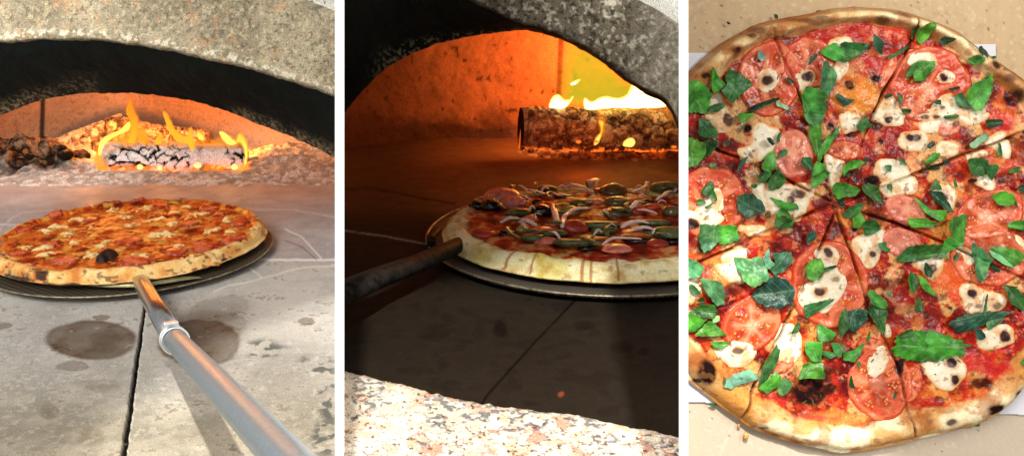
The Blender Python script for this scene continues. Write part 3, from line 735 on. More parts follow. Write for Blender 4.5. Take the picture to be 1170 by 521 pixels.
for i, (px, py, a, b) in enumerate([(61, 246, 11, 4), (76, 297, 14, 3.6), (60, 280, 9, 3), (146, 276, 14, 4), (123, 232, 14, 3.4), (155, 299, 18, 3.5), (236, 239, 12, 4.4), (275, 255, 9, 4.4), (269, 273, 13, 5), (232, 282, 14, 4.4), (30, 262, 9, 4), (200, 288, 13, 4), (104, 250, 9, 3), (250, 246, 8, 3.2), (185, 236, 10, 3), (160, 230, 8, 2.2), (25, 290, 9, 4), (218, 257, 9, 3.6)]):
    c = L1(px, py); P1.patch('ham_piece', ellpoly(c, a * pk, b * pk * 3.0, seed=i + 50, jit=.25), .0026, .0022, hamc, M_food, step=.0008, noise=.0018, rough=.28)
for i, (px, py, a, b) in enumerate([(123, 294, 10, 5), (212, 227, 7, 2.4)]):
    c = L1(px, py); P1.patch('burnt_bubble', ellpoly(c, a * pk, b * pk * 2.6, seed=i + 80), .008, .008, lambda x, y, sd: mix(rgb(26, 18, 18), rgb(60, 34, 26), fbm(x, y, f=200, o=2, s=3)), M_dough, step=.0008, noise=.0016, rough=.5, label='black burnt bubble')

# ---- peel of bay one (steel disc, rim, socket, collar, pipe)
pc = onz(151, 283, .009)
Mp1 = Matrix.Translation((pc[0], pc[1], 0))
PE1 = empty('pizza_peel', Mp1, label='round perforated steel peel with a jointed pipe handle under the browned pizza', cat='pizza peel')
def disc(name, R, z, th, mat, parent, n=160, dish=.0012, clip=None, M=None):
    q = np.concatenate([np.linspace(0.01, 1, 40), [1.0, .985, .5, .01]])[:, None]; zz = np.concatenate([z + dish * ss(.8, 1, np.linspace(0.01, 1, 40)), [z + dish - th, z + dish - th, z - th, z - th]])[:, None]
    t = np.linspace(0, 2 * math.pi, n, endpoint=False)[None, :]
    V = np.stack([q * R * np.cos(t), q * R * np.sin(t), zz + 0 * t], -1)
    keep = np.ones(V.shape[:2], bool) if clip is None else clip(V, M)
    return mesh(name, V, gfaces(*V.shape[:2], keep, wrap=True), mat, parent)
DS1 = disc('perforated_disc', .1475, .0065, .002, M_screen1, PE1)
def ringpts(R, z, n=120, c=(0, 0)): return [(c[0] + R * math.cos(2 * math.pi * k / n), c[1] + R * math.sin(2 * math.pi * k / n), z) for k in range(n + 1)]
MB().tube(ringpts(.1475, .0072), .0008, 8, cap=False).build('rim', M_rim, DS1)
def w1(px, py, z): v = onz(px, py, z); return Vector(v) - Vector((pc[0], pc[1], 0))
def dist_pt(px, py, d):      # point on the sight line at optical depth d, relative to the peel
    dx, dy, dz = ray(px, py); return Vector((float(dx) * d, float(dy) * d, CAMH + float(dz) * d)) - Vector((pc[0], pc[1], 0))
s0, s1 = w1(160, 321, .012), dist_pt(200, 389, .752)
plate = MB(); e0 = w1(90, 324, .010); 
n0 = 24; vs = []; fs = []
for k in range(n0 + 1):
    t = k / n0; px = 40 + 190 * t; yb = 317.5 + 11 * math.sin(t * math.pi) ** 1.2
    vs += [w1(px, yb - 1 - 8 * math.sin(t * math.pi) ** .7, .0108), w1(px, yb, .0112), w1(px, yb, .0090)]
for k in range(n0):
    b = 3 * k; fs += [(b, b + 1, b + 4, b + 3), (b + 1, b + 2, b + 5, b + 4)]
plate.add(vs, fs).build('socket_plate', simple('dull_brass_steel', rgb(150, 140, 100), .4, .7, var=.2, vs=200), PE1)
MB().tube([s0 + (s0 - s1) * .03, s0 + (s1 - s0) * .08, s0 + (s1 - s0) * .5, s1], [.0072, .0078, .0083, .009], 28).build('socket_tube', M_steel, PE1)
e1 = dist_pt(343, 540, .372); dirn = (e1 - s1).normalized()
p0 = s1 + (s0 - s1).normalized() * .004
MB().tube([p0, p0 + dirn * .05, p0 + (e1 - p0) * .5, e1, e1 + dirn * .1], [.0086, .0086, .0088, .0089, .0089], 36).build('pipe', M_alu, PE1)
col = MB(); cdir = dirn
col.tube([s1 - cdir * .010, s1 - cdir * .009, s1 + cdir * .002, s1 + cdir * .003], [.0090, .0098, .0098, .0090], 32, cap=True)
for k, o_ in ((0, -.010), (1, .0025)):
    a = cdir.cross(Vector((0, 0, 1))).normalized(); b = a.cross(cdir)
    col.tube([s1 + cdir * o_ + (a * math.cos(t) + b * math.sin(t)) * .0101 for t in np.linspace(0, 2 * math.pi, 33)], .0011, 8, cap=False)
COL1 = col.build('collar', M_bolt, PE1)
up_ = (a.cross(cdir)).normalized(); up_ = up_ if up_.z > 0 else -up_
Rm = Matrix((a, cdir, up_)).transposed()
bm_ = MB().box(s1 - cdir * .017 + up_ * .0105, (.0115, .0095, .006), Rm); bm_.build('bolt', M_bolt, COL1, smooth=False, bevel=.0012)

# ================================================================== OVEN BAY TWO
def clip2(V, M):
    px, py = mpx(M)(V); return (px > 391) & (px < 779.5)
def floor2(PX, PY, P):
    x, y = P[..., 0], P[..., 1]
    n1 = fbm(x, y, f=9, o=4, s=101); n2 = fbm(x, y, f=70, o=4, s=102); n3 = fbm(x, y, f=320, o=3, s=103)
    c = mix(rgb(30, 25, 20), rgb(48, 41, 33), n1 * .5 + n2 * .5)
    c = mix(c, rgb(48, 42, 33), ss(.58, .72, n3) * .25); c = mix(c, rgb(24, 20, 17), ss(.55, .7, n2) * .5)
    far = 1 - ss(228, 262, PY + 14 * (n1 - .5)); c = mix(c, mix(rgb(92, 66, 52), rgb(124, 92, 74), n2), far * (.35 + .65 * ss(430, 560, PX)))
    c = mix(c, rgb(10, 8, 7), 1 - ss(.6, 1.8, linedist(PX, PY, [(660, 340), (610, 392), (556, 452), (540, 480)])))
    c = mix(c, rgb(14, 11, 10), (1 - ss(.6, 1.8, linedist(PX, PY, [(392, 216), (425, 215), (480, 226), (520, 233)]))) * .7)
    c = mix(c, rgb(150, 146, 140), (1 - ss(.5, 1.6, linedist(PX, PY, [(390, 263), (440, 270), (488, 279)]))) * ss(.3, .5, n2 + .1) * .7)
    for c0, r0, s0_ in (((572, 375), (8, 12), .7), ((668, 372), (14, 6), .5), ((710, 397), (16, 7), .5), ((735, 401), (7, 5), .6), ((498, 380), (20, 10), .3)):
        c = mix(c, rgb(12, 9, 8), (1 - ss(.6, 1.2, ell(PX, PY, c0, r0) + .4 * (n2 - .5))) * s0_)
    c = mix(c, rgb(120, 62, 34), 1 - ss(.6, 1.1, ell(PX, PY, (641, 450), (4.5, 3.5), -30)))
    dz = (n2 - .5) * .0012
    return dz, c, par3(PX.shape, .6, 0, .3)
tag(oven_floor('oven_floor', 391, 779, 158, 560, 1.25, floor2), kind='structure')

outer2 = curve([(388, -120), (450, -60), (500, -18), (530, -2), (560, 12), (590, 25), (615, 32), (640, 42), (680, 62), (710, 85), (740, 105), (765, 121), (783, 160)])
inner2 = curve([(388, 136), (400, 121), (430, 88), (470, 62), (520, 45), (560, 39), (600, 36), (620, 39), (640, 46), (680, 66), (710, 89), (740, 109), (765, 126), (783, 168)])
top2 = curve([(388, -160), (600, -100), (690, -40), (728, -1), (752, 12), (776, 28), (783, 32)])
def band2(PX, K, P):
    n = fbm(P[..., 0], P[..., 2], f=60, o=4, s=112); g = fbm(P[..., 0], P[..., 2], f=420, o=2, s=113)
    c = mix(rgb(12, 11, 9), rgb(26, 24, 19), n)
    wr = ss(.8, .95, K + .08 * (n - .5)) * ss(410, 450, PX); c = mix(c, rgb(120, 118, 95), wr * ss(.54, .68, g) * .8)
    return c, par3(PX.shape, .8, 0, .2)
def stone2(PX, k, P):
    x, z = P[..., 0], P[..., 2]
    n = fbm(x, z, f=30, o=4, s=114); g = fbm(x, z, f=260, o=4, s=115); g2 = fbm(x + .3, z, f=320, o=3, s=116)
    c = mix(rgb(92, 84, 70), rgb(140, 128, 106), n)
    c = mix(c, rgb(196, 188, 166), ss(.52, .68, g) * .7); c = mix(c, rgb(34, 31, 27), ss(.54, .68, g2) * .7)
    c = mix(c, mix(rgb(120, 112, 98), rgb(196, 188, 170), g), ss(700, 775, PX) * .55)  # right end paler: firelight on the stone put into its colour
    c = mix(c, rgb(16, 14, 12), ss(640, 500, PX + 30 * (n - .5)) * .75)
    c = mix(c, rgb(30, 24, 20), np.exp(-k * 9) * .6)
    return c, par3(PX.shape, .8, 0, .25)
A2 = empty('oven_arch', Matrix.Identity(4), label='black sooty oven arch turning to speckled grey stone on its right', cat='oven arch')
arch(391, 779.5, outer2, inner2, top2, .93, 1.0, band2, stone2, A2)
block('render_block', [(640, -120), (779.5, -120), (779.5, 40), (728, 12)], 1.0, .08,
      lambda P, n: mix(rgb(226, 224, 214), rgb(250, 248, 240), n), 'white block added for the bright sky corner above the speckled grey stone arch', 'plaster block')  # white block standing in for bright sky beyond the arch
def dome2c(px, py, P, n):
    g = fbm(P[..., 0], P[..., 2], f=150, o=3, s=141)
    c = mix(rgb(150, 98, 70), rgb(190, 130, 96), n * .6 + g * .4)
    c = mix(c, rgb(60, 36, 26), ss(.80, .84, fbm(P[..., 0] + .002 * n, P[..., 2] * .8, f=110, o=2, s=142)) * .8)
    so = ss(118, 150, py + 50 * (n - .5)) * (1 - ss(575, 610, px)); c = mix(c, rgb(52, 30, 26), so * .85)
    c = mix(c, rgb(70, 40, 30), (1 - ss(400, 560, px + 60 * (n - .5))) * .85)  # left wall darkened in colour for fading firelight, besides soot
    j = (1 - ss(2.0, 4.2, np.abs(px - (641 - (py - 45) * .04)))) * (py < 118); c = mix(c, rgb(84, 36, 20), j * .85)
    return c
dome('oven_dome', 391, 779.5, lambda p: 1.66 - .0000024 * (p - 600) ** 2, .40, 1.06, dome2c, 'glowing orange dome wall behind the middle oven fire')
def barklog(l, th, nl, nh, cr, e):
    c = mix(rgb(110, 78, 62), rgb(170, 134, 114), nl); fl = ss(.46, .54, fbm(l * 9, th * 1.2, f=2.2, o=4, s=71)); c = mix(c, rgb(206, 186, 174), fl * .9)
    c = mix(c, rgb(64, 38, 28), ss(.56, .68, nh) * .6); c = mix(c, rgb(20, 12, 10), cr * .6)
    return mix(c, rgb(28, 18, 16), e)
log('burning_log', ony(595, 147, 1.46), ony(786 - 8, 150, 1.50), .0325, 23, barklog, 'thick brown log with flaking pale bark and dark sawn end under white flames', lambda l, th, nh: ss(-.7, -.95, np.sin(th)) * ss(.5, .6, nh) * .4, kn=320, km=140, flat=.07)
def h2(PX, PY, n, g, f1):
    m = ss(186, 172, PY + 8 * (n - .5)) * ss(570, 660, PX)
    return -.003 + m * (.004 + .016 * g + .012 * (1 - f1)) + ss(740, 770, PX) * ss(184, 168, PY) * .03 * n
def c2(PX, PY, n, g):
    c = mix(rgb(88, 66, 56), rgb(160, 140, 128), ss(.4, .65, g)); c = mix(c, rgb(40, 24, 18), ss(.55, .65, n) * .6)
    gl = ss(.56, .62, g) * (1 - ss(172, 178, PY)) * ss(620, 650, PX) * .7
    return c, gl
ashbed('ash_bed', 540, 779, 158, 192, h2, c2, 'red lit ash and flakes spread under the brown bark log')
for i, (px, py, r) in enumerate([(608, 174, .008), (632, 176, .008), (664, 174, .008), (697, 176, .008), (722, 173, .010), (742, 172, .011), (753, 163, .013), (764, 172, .012), (771, 158, .014)]):
    p = onz(px, py, 0) if py > 165 else ony(px, py, 1.43)
    p = p + np.array([0, 0, r * .4]); tag(rock('ash_lump', p, r, M_ash, (lambda nn, d: mix(mix(rgb(90, 62, 50), rgb(176, 150, 134), ss(.35, .6, nn)), rgb(36, 20, 16), ss(.6, .7, nn))), 140 + i, glow=.5 if i in (2, 3, 9) else 0), 'ashy ember lump, %s of nine under the brown bark log' % (ORD[i] if i < 8 else 'rightmost'), 'ash lump', 'ember lumps round the bark log')
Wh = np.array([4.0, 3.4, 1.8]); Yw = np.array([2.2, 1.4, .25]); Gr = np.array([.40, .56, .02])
flame([(636, 124), (634, 100), (638, 62), (650, 40), (690, 50), (716, 80), (742, 100), (764, 118), (770, 128), (700, 130)], 1.54, .01, Gr, Gr * .8, edge=34, amax=.8, corew=10, label='yellow green glow sheet added over the bright wall behind the white flames', step=1.5)  # emissive sheet added for the overexposed glow on the wall, not a flame
flame([(668, 112), (676, 116), (690, 110), (706, 112), (716, 108), (721, 97), (725, 92), (734, 98), (744, 106), (756, 114), (763, 121), (740, 124), (700, 124), (672, 126), (667, 120)], 1.46, .008, Wh, Yw * 1.6, edge=3.4, corew=5, amax=1, label='long white flame with one tall peak along the top of the bark log')
flame([(627, 122), (631, 111), (638, 108), (644, 113), (650, 114), (655, 110), (652, 117), (643, 125), (632, 124)], 1.46, .005, Wh, Yw * 1.3, edge=2.2, corew=4, amax=1, label='small white flame over the left part of the bark log')
flame([(652, 95), (658, 92), (664, 90), (659, 96), (653, 98)], 1.47, .003, Wh, Yw, edge=1.5, corew=2, amax=1, label='detached white flame fleck floating above the bark log')
flame([(684, 138), (690, 140), (688, 152), (684, 164), (678, 166), (680, 158), (686, 150)], 1.415, .003, Yw, O1 * 1.3, edge=3, amax=.9, label='narrow orange yellow flame in front of the bark log, left of two')
flame([(714, 160), (722, 157), (726, 162), (722, 168), (712, 167)], 1.415, .003, Yw, Yw * .8, edge=2.5, amax=1, label='short yellow flame in front of the bark log, right of two')
flame([(680, 122), (690, 124), (694, 140), (690, 158), (684, 150), (682, 136)], 1.42, .003, O1 * .8, O2, edge=6, amax=.45, label='faint orange flame veil down the middle of the bark log')
for (px, py), lb in zip([(661, 162), (681, 162), (770, 168)], ['left', 'middle', 'right']):
    flame([(px + 3.5 * math.cos(t), py + 2 * math.sin(t)) for t in np.linspace(0, 2 * math.pi, 8, endpoint=False)], 1.41, .002, np.array([1.6, .3, .05]), O2, edge=2, label='red glowing ember at the foot of the bark log, %s of three' % lb, name='ember')
point('fire_light', ony(680, 85, 1.54), 1.9, (1.0, .29, .06), .03)
point('fire_light', ony(640, 90, 1.54), 1.0, (1.0, .26, .05), .03)
point('fire_light', ony(668, 168, 1.36), .15, (1.0, .16, .02), .02)
point('green_wall_fill', ony(700, 95, 1.50), .25, (.7, 1.0, .1), .03)  # added green lamp that carries the wall glow

# granite sill in front
se = curve([(391, 418), (430, 428), (470, 438), (520, 450), (560, 458), (600, 463), (640, 467), (700, 478), (740, 486), (780, 495)])
gx = np.arange(391, 779.6, 1.0); kk = np.linspace(0, 1, 230)[:, None]
PX = gx[None, :] + 0 * kk; e_ = se(gx)[None, :] + 2.0 * (fbm(gx, 0 * gx, f=.12, o=3, s=9)[None, :] - .5) * 2; PY = e_ + (640 - e_) * kk
P = onz(PX, PY, .016); x, y = P[..., 0], P[..., 1]
f1, f2, idv = worley(x * 95 + 2.5 * fbm(x, y, f=80, s=1), y * 95 + 2.5 * fbm(x, y, f=80, s=2), 3); g = fbm(x, y, f=170, o=4, s=5); n = fbm(x, y, f=28, o=3, s=6)
gc = ramp(idv, (0, rgb(236, 222, 200)), (.35, rgb(226, 206, 180)), (.55, rgb(240, 232, 214)), (.75, rgb(226, 184, 160)), (1, rgb(226, 196, 160)))
gc = mix(gc, rgb(200, 110, 96), ((idv > .80) & (idv < .86)) * .45); gc = mix(gc, rgb(248, 242, 226), ss(.5, .62, g) * .6)
gc = mix(gc, rgb(96, 78, 70), (1 - ss(.015, .07, f2 - f1)) * ss(.45, .6, n + .1 * g) * .8)
cl = ss(.56, .64, fbm(x, y, f=22, o=2, s=44)); gc = mix(gc, rgb(86, 90, 98), cl * ss(.44, .54, g) * (1 - ss(.4, .7, fbm(x, y, f=300, o=2, s=45))) * .85)
gc = mix(gc, rgb(60, 34, 26), ss(.70, .76, fbm(x, y, f=330, o=2, s=46)) * .8)
gc = mix(gc, rgb(150, 128, 92), np.exp(-((PY - e_) / 2.5)) * .8)
P[..., 2] += (g - .5) * .0015 + (idv - .5) * .0006 - .004 * np.exp(-((PY - e_) / 3))
drop = P[:1].copy(); drop[..., 2] = -.004; P = np.concatenate([drop, P]); gc = np.concatenate([gc[:1] * .7, gc])
tag(mesh('granite_sill', P, gfaces(*P.shape[:2]), M_stone, col=gc, par=par3(P.shape[:2], .5, 0, .4)), 'bright cream and pink granite sill with grey mineral patches, in front of the dark oven floor', 'granite sill')
spot('sun_fill_spot', (.05, -.3, 1.3), onz(585, 540, .016), 165, (1, .97, .9), 22, .2)
spot('sun_fill_spot', (.1, -.2, .9), ony(766, 6, 1.0), 110, (1, .98, .94), 7, .5)  # spot added to whiten the corner block

# pizza and peel of bay two
z2 = .012
c2p = onz(690, 250, z2 + .02); Mz2 = Matrix.Translation((c2p[0], c2p[1], z2))
def R2(th): return .176 / np.sqrt(np.cos(th) ** 2 + (np.sin(th) / .9) ** 2) * (1 + .02 * (fbm(np.cos(th), np.sin(th), f=2.5, o=3, s=16) - .5))
P2 = Pizza(Mz2, R2, lambda th: .026 + 0 * th, .0165, .0185, 'pizza', 'pale crusted pizza with olives, green peppers and onion slivers on a wire screen', (.006, 45), seed=12)
L2 = loc_on(Mz2, z2 + .018)
drips = [[tuple(L2(a, b, z2 + h)) for a, b, h in q] for q in ([(651, 290, .02), (651, 300, .015)], [(662, 290, .02), (660, 301, .015)], [(563, 288, .02), (558, 298, .012)], [(583, 296, .02), (580, 303, .014)], [(690, 296, .02), (690, 301, .016)])]
def col2(p, x, y, z, side):
    r, R, th = p.q(x, y); u = (R - r) / p.wf(th); u = np.where(side > 0, -side, u)
    n = fbm(x, y, f=40, o=4, s=151); g = fbm(x, y, f=120, o=4, s=152); n3 = fbm(x, y, z, f=70, o=3, s=154)
    c = ramp(n * .5 + g * .5, (.34, rgb(76, 16, 10)), (.46, rgb(140, 34, 18)), (.56, rgb(180, 58, 28)), (.64, rgb(214, 140, 80)), (.72, rgb(206, 176, 110)))
    d = ramp(n3, (.3, rgb(246, 238, 196)), (.55, rgb(238, 224, 168)), (.72, rgb(206, 172, 104)))
    d = mix(d, rgb(206, 190, 84), ss(.6, .7, fbm(x, y, f=30, o=2, s=156)) * .5)
    d = mix(d, rgb(120, 84, 52), ss(.72, .78, fbm(x, y, z * 2, f=130, o=2, s=157)) * .5)
    d = mix(d, rgb(190, 140, 74), ss(.58, .68, fbm(x, y, z, f=60, o=4, s=159)) * .5); d = mix(d, rgb(146, 116, 84), ss(.0, -.13, x + .09) * ss(-.05, .05, y + .03) * .5)
    d = mix(d, rgb(140, 100, 60), ss(.75, 1, side) * .7)
    thd = np.degrees(th)
    for px_, w_, dep in ((-102.7, .8, .6), (-99.6, .6, .72), (-131, .8, .45), (-121, .5, .3), (-90, .6, .2)):
        m = (1 - ss(w_ * .5, w_ * 1.1, np.abs(thd - px_ + 1.2 * (fbm(side * 3, r * 60, f=1, s=3) - .5)))) * (side < dep) * (u < 1.1)
        d = mix(d, rgb(170, 100, 44), m * .8)
    crust = ss(1.0, .72, u + .8 * (n - .5) + .3 * (g - .5)); c = mix(c, d, crust)
    return c, par3(x.shape, .48 + .15 * crust, 0, .5), crust
P2.base(900, 240, col2, M_food, clip=clip2)
def cut(o, px, keep_right):
    import bmesh
    a = (px - CX) / FPX; n = (rt0 - fw0 * a); p = Vector((0, 0, CAMH)); Mi = o.parent.matrix_world.inverted() if o.parent else Matrix.Identity(4)
    bm = bmesh.new(); bm.from_mesh(o.data); n2 = Mi.to_3x3() @ n
    rr_ = bmesh.ops.bisect_plane(bm, geom=bm.verts[:] + bm.edges[:] + bm.faces[:], plane_co=Mi @ p, plane_no=n2, clear_inner=keep_right, clear_outer=not keep_right)
    bmesh.ops.holes_fill(bm, edges=[e for e in bm.edges if e.is_boundary]); bm.to_mesh(o.data); bm.free()
rt0 = Vector((1, 0, 0)); fw0 = Vector((0, cp_, -sp_))
ky = 1.06 / FPX
def pobj(name, mb, mat, label=None):
    return mb
def solid(p, name, px, py, a, b, mat_, label=None, lift=.35, ring=False, tilt=0, seed=0, h=None):
    """olive / pepper pieces standing in the topping: a rounded, dented body or a ring"""
    x, y = p_local(px, py); z = float(P2.z(np.array(x), np.array(y)))
    A = a * ky * 1.18; Hh = (h or b) * ky * 1.1; B = A * .85
    n, m = 18, 28
    if ring:
        t = np.linspace(0, 2 * math.pi, 40, endpoint=False)[:, None]; q = np.linspace(0, 2 * math.pi, 14, endpoint=False)[None, :]
        rr = A * .34; X = (A - rr + rr * np.cos(q)) * np.cos(t); Y = (A - rr + rr * np.cos(q)) * np.sin(t); Z = Hh * .5 * np.sin(q) + 0 * t
        nz = 1 + .1 * (fbm(np.cos(t) + seed, np.sin(t), f=2, s=seed) - .5); V = np.stack([X * nz, Y * nz, Z], -1)
        V = V.reshape(-1, 3); i, j = np.meshgrid(np.arange(40), np.arange(14), indexing='ij'); i2 = (i + 1) % 40; j2 = (j + 1) % 14
        Fq = np.stack([i * 14 + j, i2 * 14 + j, i2 * 14 + j2, i * 14 + j2], -1).reshape(-1, 4)
    else:
        th = np.linspace(0, math.pi, n)[:, None]; ph = np.linspace(0, 2 * math.pi, m, endpoint=False)[None, :]
        d = np.stack([np.sin(th) * np.cos(ph), np.sin(th) * np.sin(ph), np.cos(th) + 0 * ph], -1)
        q = .86 + .28 * fbm(d[..., 0] + seed, d[..., 1], d[..., 2], f=1.7, o=2, s=seed + 1)
        V = (d * q[..., None] * np.array([A, B, Hh])).reshape(-1, 3); Fq = gfaces(n, m, wrap=True)
    R_ = np.array(Matrix.Rotation(tilt, 3, 'X') @ Matrix.Rotation(seed * 1.3, 3, 'Z')) if ring else np.array(Matrix.Rotation(tilt, 3, 'X'))
    V = V @ R_.T + np.array([x, y, z + Hh * (lift + .02)])
    k = clip2(V, Mz2); Fq = Fq[k[Fq].all(1)]
    if not len(Fq): return
    o = mesh(name, V, Fq, mat_, P2.root)
    if label: o['label'] = label
def p_local(px, py): v = L2(px, py, z2 + .02); return float(v[0]), float(v[1])
M_olive = simple('black_olive', (.014, .010, .010), .24, var=.3, spec=.6)
M_golive = simple('green_brown_olive', (.12, .09, .035), .26, var=.3, spec=.6)
M_pepper = simple('cooked_green_pepper', (.10, .12, .035), .34, var=.35, vs=150, spec=.6, col2=(.03, .045, .015))
M_ypep = simple('pale_pepper', (.35, .36, .10), .3, var=.2)
M_red = simple('red_pepper', (.45, .05, .03), .25, var=.25)
M_pink = simple('pink_ham', rgb(224, 130, 110), .25, var=.2, vs=160, bump=(200, .4), bdist=.001)
M_onion = simple('onion', rgb(232, 206, 204), .25, var=.12, vs=90)
for i, (px, py, a, b) in enumerate([(560, 236, 11, 9), (546, 234, 10, 6), (618, 240, 12, 9), (606, 248, 7, 5), (722, 211, 8, 6), (664, 255, 4, 3), (614, 231, 6, 4), (640, 223, 7, 4), (740, 229, 7, 4)]):
    solid(P2, 'black_olive', px, py, a, b * .9, M_olive, seed=i)
for i, (px, py, a, b) in enumerate([(701, 217, 15, 9), (706, 229, 14, 6), (705, 242, 14, 6), (767, 242, 10, 7)]):
    solid(P2, 'green_olive', px, py, a, b, M_golive, seed=20 + i)
for i, (px, py, a, b, r) in enumerate([(624, 217, 12, 5, 0), (644, 211, 14, 5, 0), (609, 271, 11, 7, 1), (657, 276, 21, 8, 1), (685, 256, 20, 8, 1), (760, 218, 17, 8, 0), (747, 254, 15, 7, 1), (765, 268, 19, 9, 0), (592, 243, 13, 6, 0), (690, 262, 12, 6, 0), (632, 266, 14, 5, 0), (742, 262, 10, 5, 0), (600, 240, 9, 5, 1), (664, 230, 12, 5, 0)]):
    solid(P2, 'green_pepper_ring' if r else 'green_pepper_piece', px, py, a, b, M_pepper, ring=bool(r), seed=40 + i, tilt=-.25)
solid(P2, 'pale_pepper_piece', 652, 239, 10, 6, M_ypep, seed=61); solid(P2, 'pale_pepper_piece', 597, 262, 6, 4, M_ypep, seed=62)
solid(P2, 'red_pepper_piece', 656, 260, 14, 8, M_red, seed=63); solid(P2, 'red_pepper_piece', 726, 240, 12, 5, M_red, seed=64); solid(P2, 'red_pepper_piece', 752, 277, 10, 4, M_red, seed=65)
solid(P2, 'red_pepper_piece', 745, 236, 9, 4, M_red, seed=68)
solid(P2, 'ham_chunk', 574, 226, 20, 10, M_pink, seed=66); solid(P2, 'ham_chunk', 586, 233, 14, 8, M_pink, seed=69); solid(P2, 'ham_chunk', 606, 251, 8, 5, M_pink, seed=67)
solid(P2, 'black_olive', 731, 271, 18, 4, M_olive, seed=70, label='flat black olive slice lying near the front crust'); 
def strip(pts, wd=2.2, hgt=.022, mt=None, nm='onion_sliver'):
    loc = []
    for px, py in pts: loc.append(p_local(px, py))
    n = 20; P_ = np.array(loc); t = np.linspace(0, len(P_) - 1, n); X = np.interp(t, np.arange(len(P_)), P_[:, 0]); Y = np.interp(t, np.arange(len(P_)), P_[:, 1])
    for _ in range(3): X[1:-1] = (X[:-2] + X[1:-1] * 2 + X[2:]) / 4; Y[1:-1] = (Y[:-2] + Y[1:-1] * 2 + Y[2:]) / 4
    Z = P2.z(X, Y) + .0075 + .003 * np.sin(np.linspace(0, math.pi, n))
    ok = clip2(np.stack([X, Y, Z], -1), Mz2)
    if ok.sum() < 3: return
    r = wd * ky * (.45 + .55 * np.sin(np.linspace(.25, math.pi - .25, n)))
    MB().tube([(a, b, c) for a, b, c, k in zip(X, Y, Z, ok) if k], [q for q, k in zip(r, ok) if k], 10, squash=.5).build(nm, mt or M_onion, P2.root)
T4 = lambda l: [(500 + a / 4.01, 190 + b / 4.01) for a, b in l]; T5 = lambda l: [(590 + a / 4.01, 190 + b / 4.01) for a, b in l]; T6 = lambda l: [(680 + a / 4.01, 190 + b / 4.01) for a, b in l]
rq = random.Random(31)
for i in range(60):
    px = rq.uniform(545, 775); py = rq.uniform(203, 285); sc_ = .65 + (py - 200) / 160
    if np.hypot((px - 690) / 160, (py - 243) / 44) > 1: continue
    k_ = rq.random(); a_ = rq.uniform(0, 3.14); L_ = rq.uniform(7, 13) * sc_
    if k_ < .5:
        q_ = [a_ + t for t in (0, .7, 1.4, 2.1, 2.8)]
        strip([(px + L_ * math.cos(t), py + L_ * .42 * math.sin(t)) for t in q_], rq.uniform(2.2, 3.6) * sc_, mt=M_pepper, nm='green_pepper_strip')
    elif k_ < .62: solid(P2, 'green_pepper_piece', px, py, rq.uniform(8, 13) * sc_, rq.uniform(2.5, 4) * sc_, M_pepper, seed=200 + i, tilt=rq.uniform(-.3, .2))
    elif k_ < .74: solid(P2, 'black_olive', px, py, rq.uniform(6, 9) * sc_, rq.uniform(3, 4) * sc_, M_olive, seed=200 + i)
    elif k_ < .86: solid(P2, 'ham_chunk', px, py, rq.uniform(8, 12) * sc_, rq.uniform(2.5, 4) * sc_, M_pink, seed=200 + i)
    else: solid(P2, 'red_pepper_piece', px, py, rq.uniform(7, 12) * sc_, rq.uniform(2.5, 4) * sc_, M_red, seed=200 + i)
for l, w_ in ((T5([(168, 185), (175, 230), (190, 285)]), 3), (T5([(210, 300), (215, 255), (260, 222), (335, 212)]), 2.6), (T5([(205, 108), (280, 112), (355, 132)]), 2.4), (T5([(335, 95), (360, 60), (375, 40)]), 5), (T5([(10, 115), (90, 135), (160, 158)]), 1.8), (T5([(0, 268), (50, 280), (95, 292)]), 2.6), (T6([(170, 135), (230, 120), (262, 75)]), 2), (T6([(280, 165), (330, 150), (372, 122)]), 2.4), (T6([(150, 218), (190, 195), (225, 180)]), 2.6), (T6([(195, 210), (240, 225), (285, 230)]), 2), (T6([(120, 295), (180, 280), (245, 275)]), 3), (T6([(165, 302), (220, 300), (272, 303)]), 2.6), (T6([(30, 375), (90, 358), (212, 358)]), 1.8), (T4([(285, 270), (340, 265), (400, 285)]), 2.8), (T4([(175, 132), (240, 125), (300, 130)]), 1.8), (T5([(150, 150), (200, 165), (260, 150)]), 1.4), (T5([(150, 320), (200, 350)]), 1.6)):
    strip(l, w_ * 1.3)
rn = random.Random(9)
for i in range(22):
    px = rn.uniform(590, 765); py = rn.uniform(204, 280); an = rn.uniform(-.4, .4); ln = rn.uniform(6, 13)
    strip([(px, py), (px + ln * .5, py + 2 * an * 4), (px + ln, py + ln * an * .5)], rn.uniform(1.2, 2.2))
pc2 = onz(690, 270, .006); Mp2 = Matrix.Translation((pc2[0], pc2[1], 0))
PE2 = empty('pizza_peel', Mp2, label='dark round wire screen peel with a black handle reaching left, in the middle oven', cat='pizza peel')
DS2 = disc('wire_screen', .200, .006, .002, M_screen2, PE2, 240, dish=.002, clip=clip2, M=Mp2)
rp = [p for p in ringpts(.200, .0085, 400)]
def runs(pts):
    cur = []
    for p in pts:
        if clip2(np.array([p]), Mp2)[0]: cur.append(p)
        elif cur: yield cur; cur = []
    if cur: yield cur
rb = MB()
for r_ in runs(rp): rb.tube(r_, .0014, 8, cap=True)
rb.build('rim', M_rim, DS2)
def w2(px, py, z): v = onz(px, py, z); return Vector(v) - Vector((pc2[0], pc2[1], 0))
hn = MB().tube([w2(548, 269, .016), w2(530, 277, .020), w2(480, 300, .028), w2(430, 318, .034), w2(385, 337, .041)], [.006, .010, .0115, .0125, .0135], 20, squash=.75).build('handle', M_darksteel, PE2); bpy.context.view_layer.update(); cut(hn, 391.5, True)
MB().tube([w2(500, 262, .010), w2(492, 270, .011), w2(493, 280, .011)], .005, 12, squash=.6).build('rivet_tab', M_darksteel, PE2)

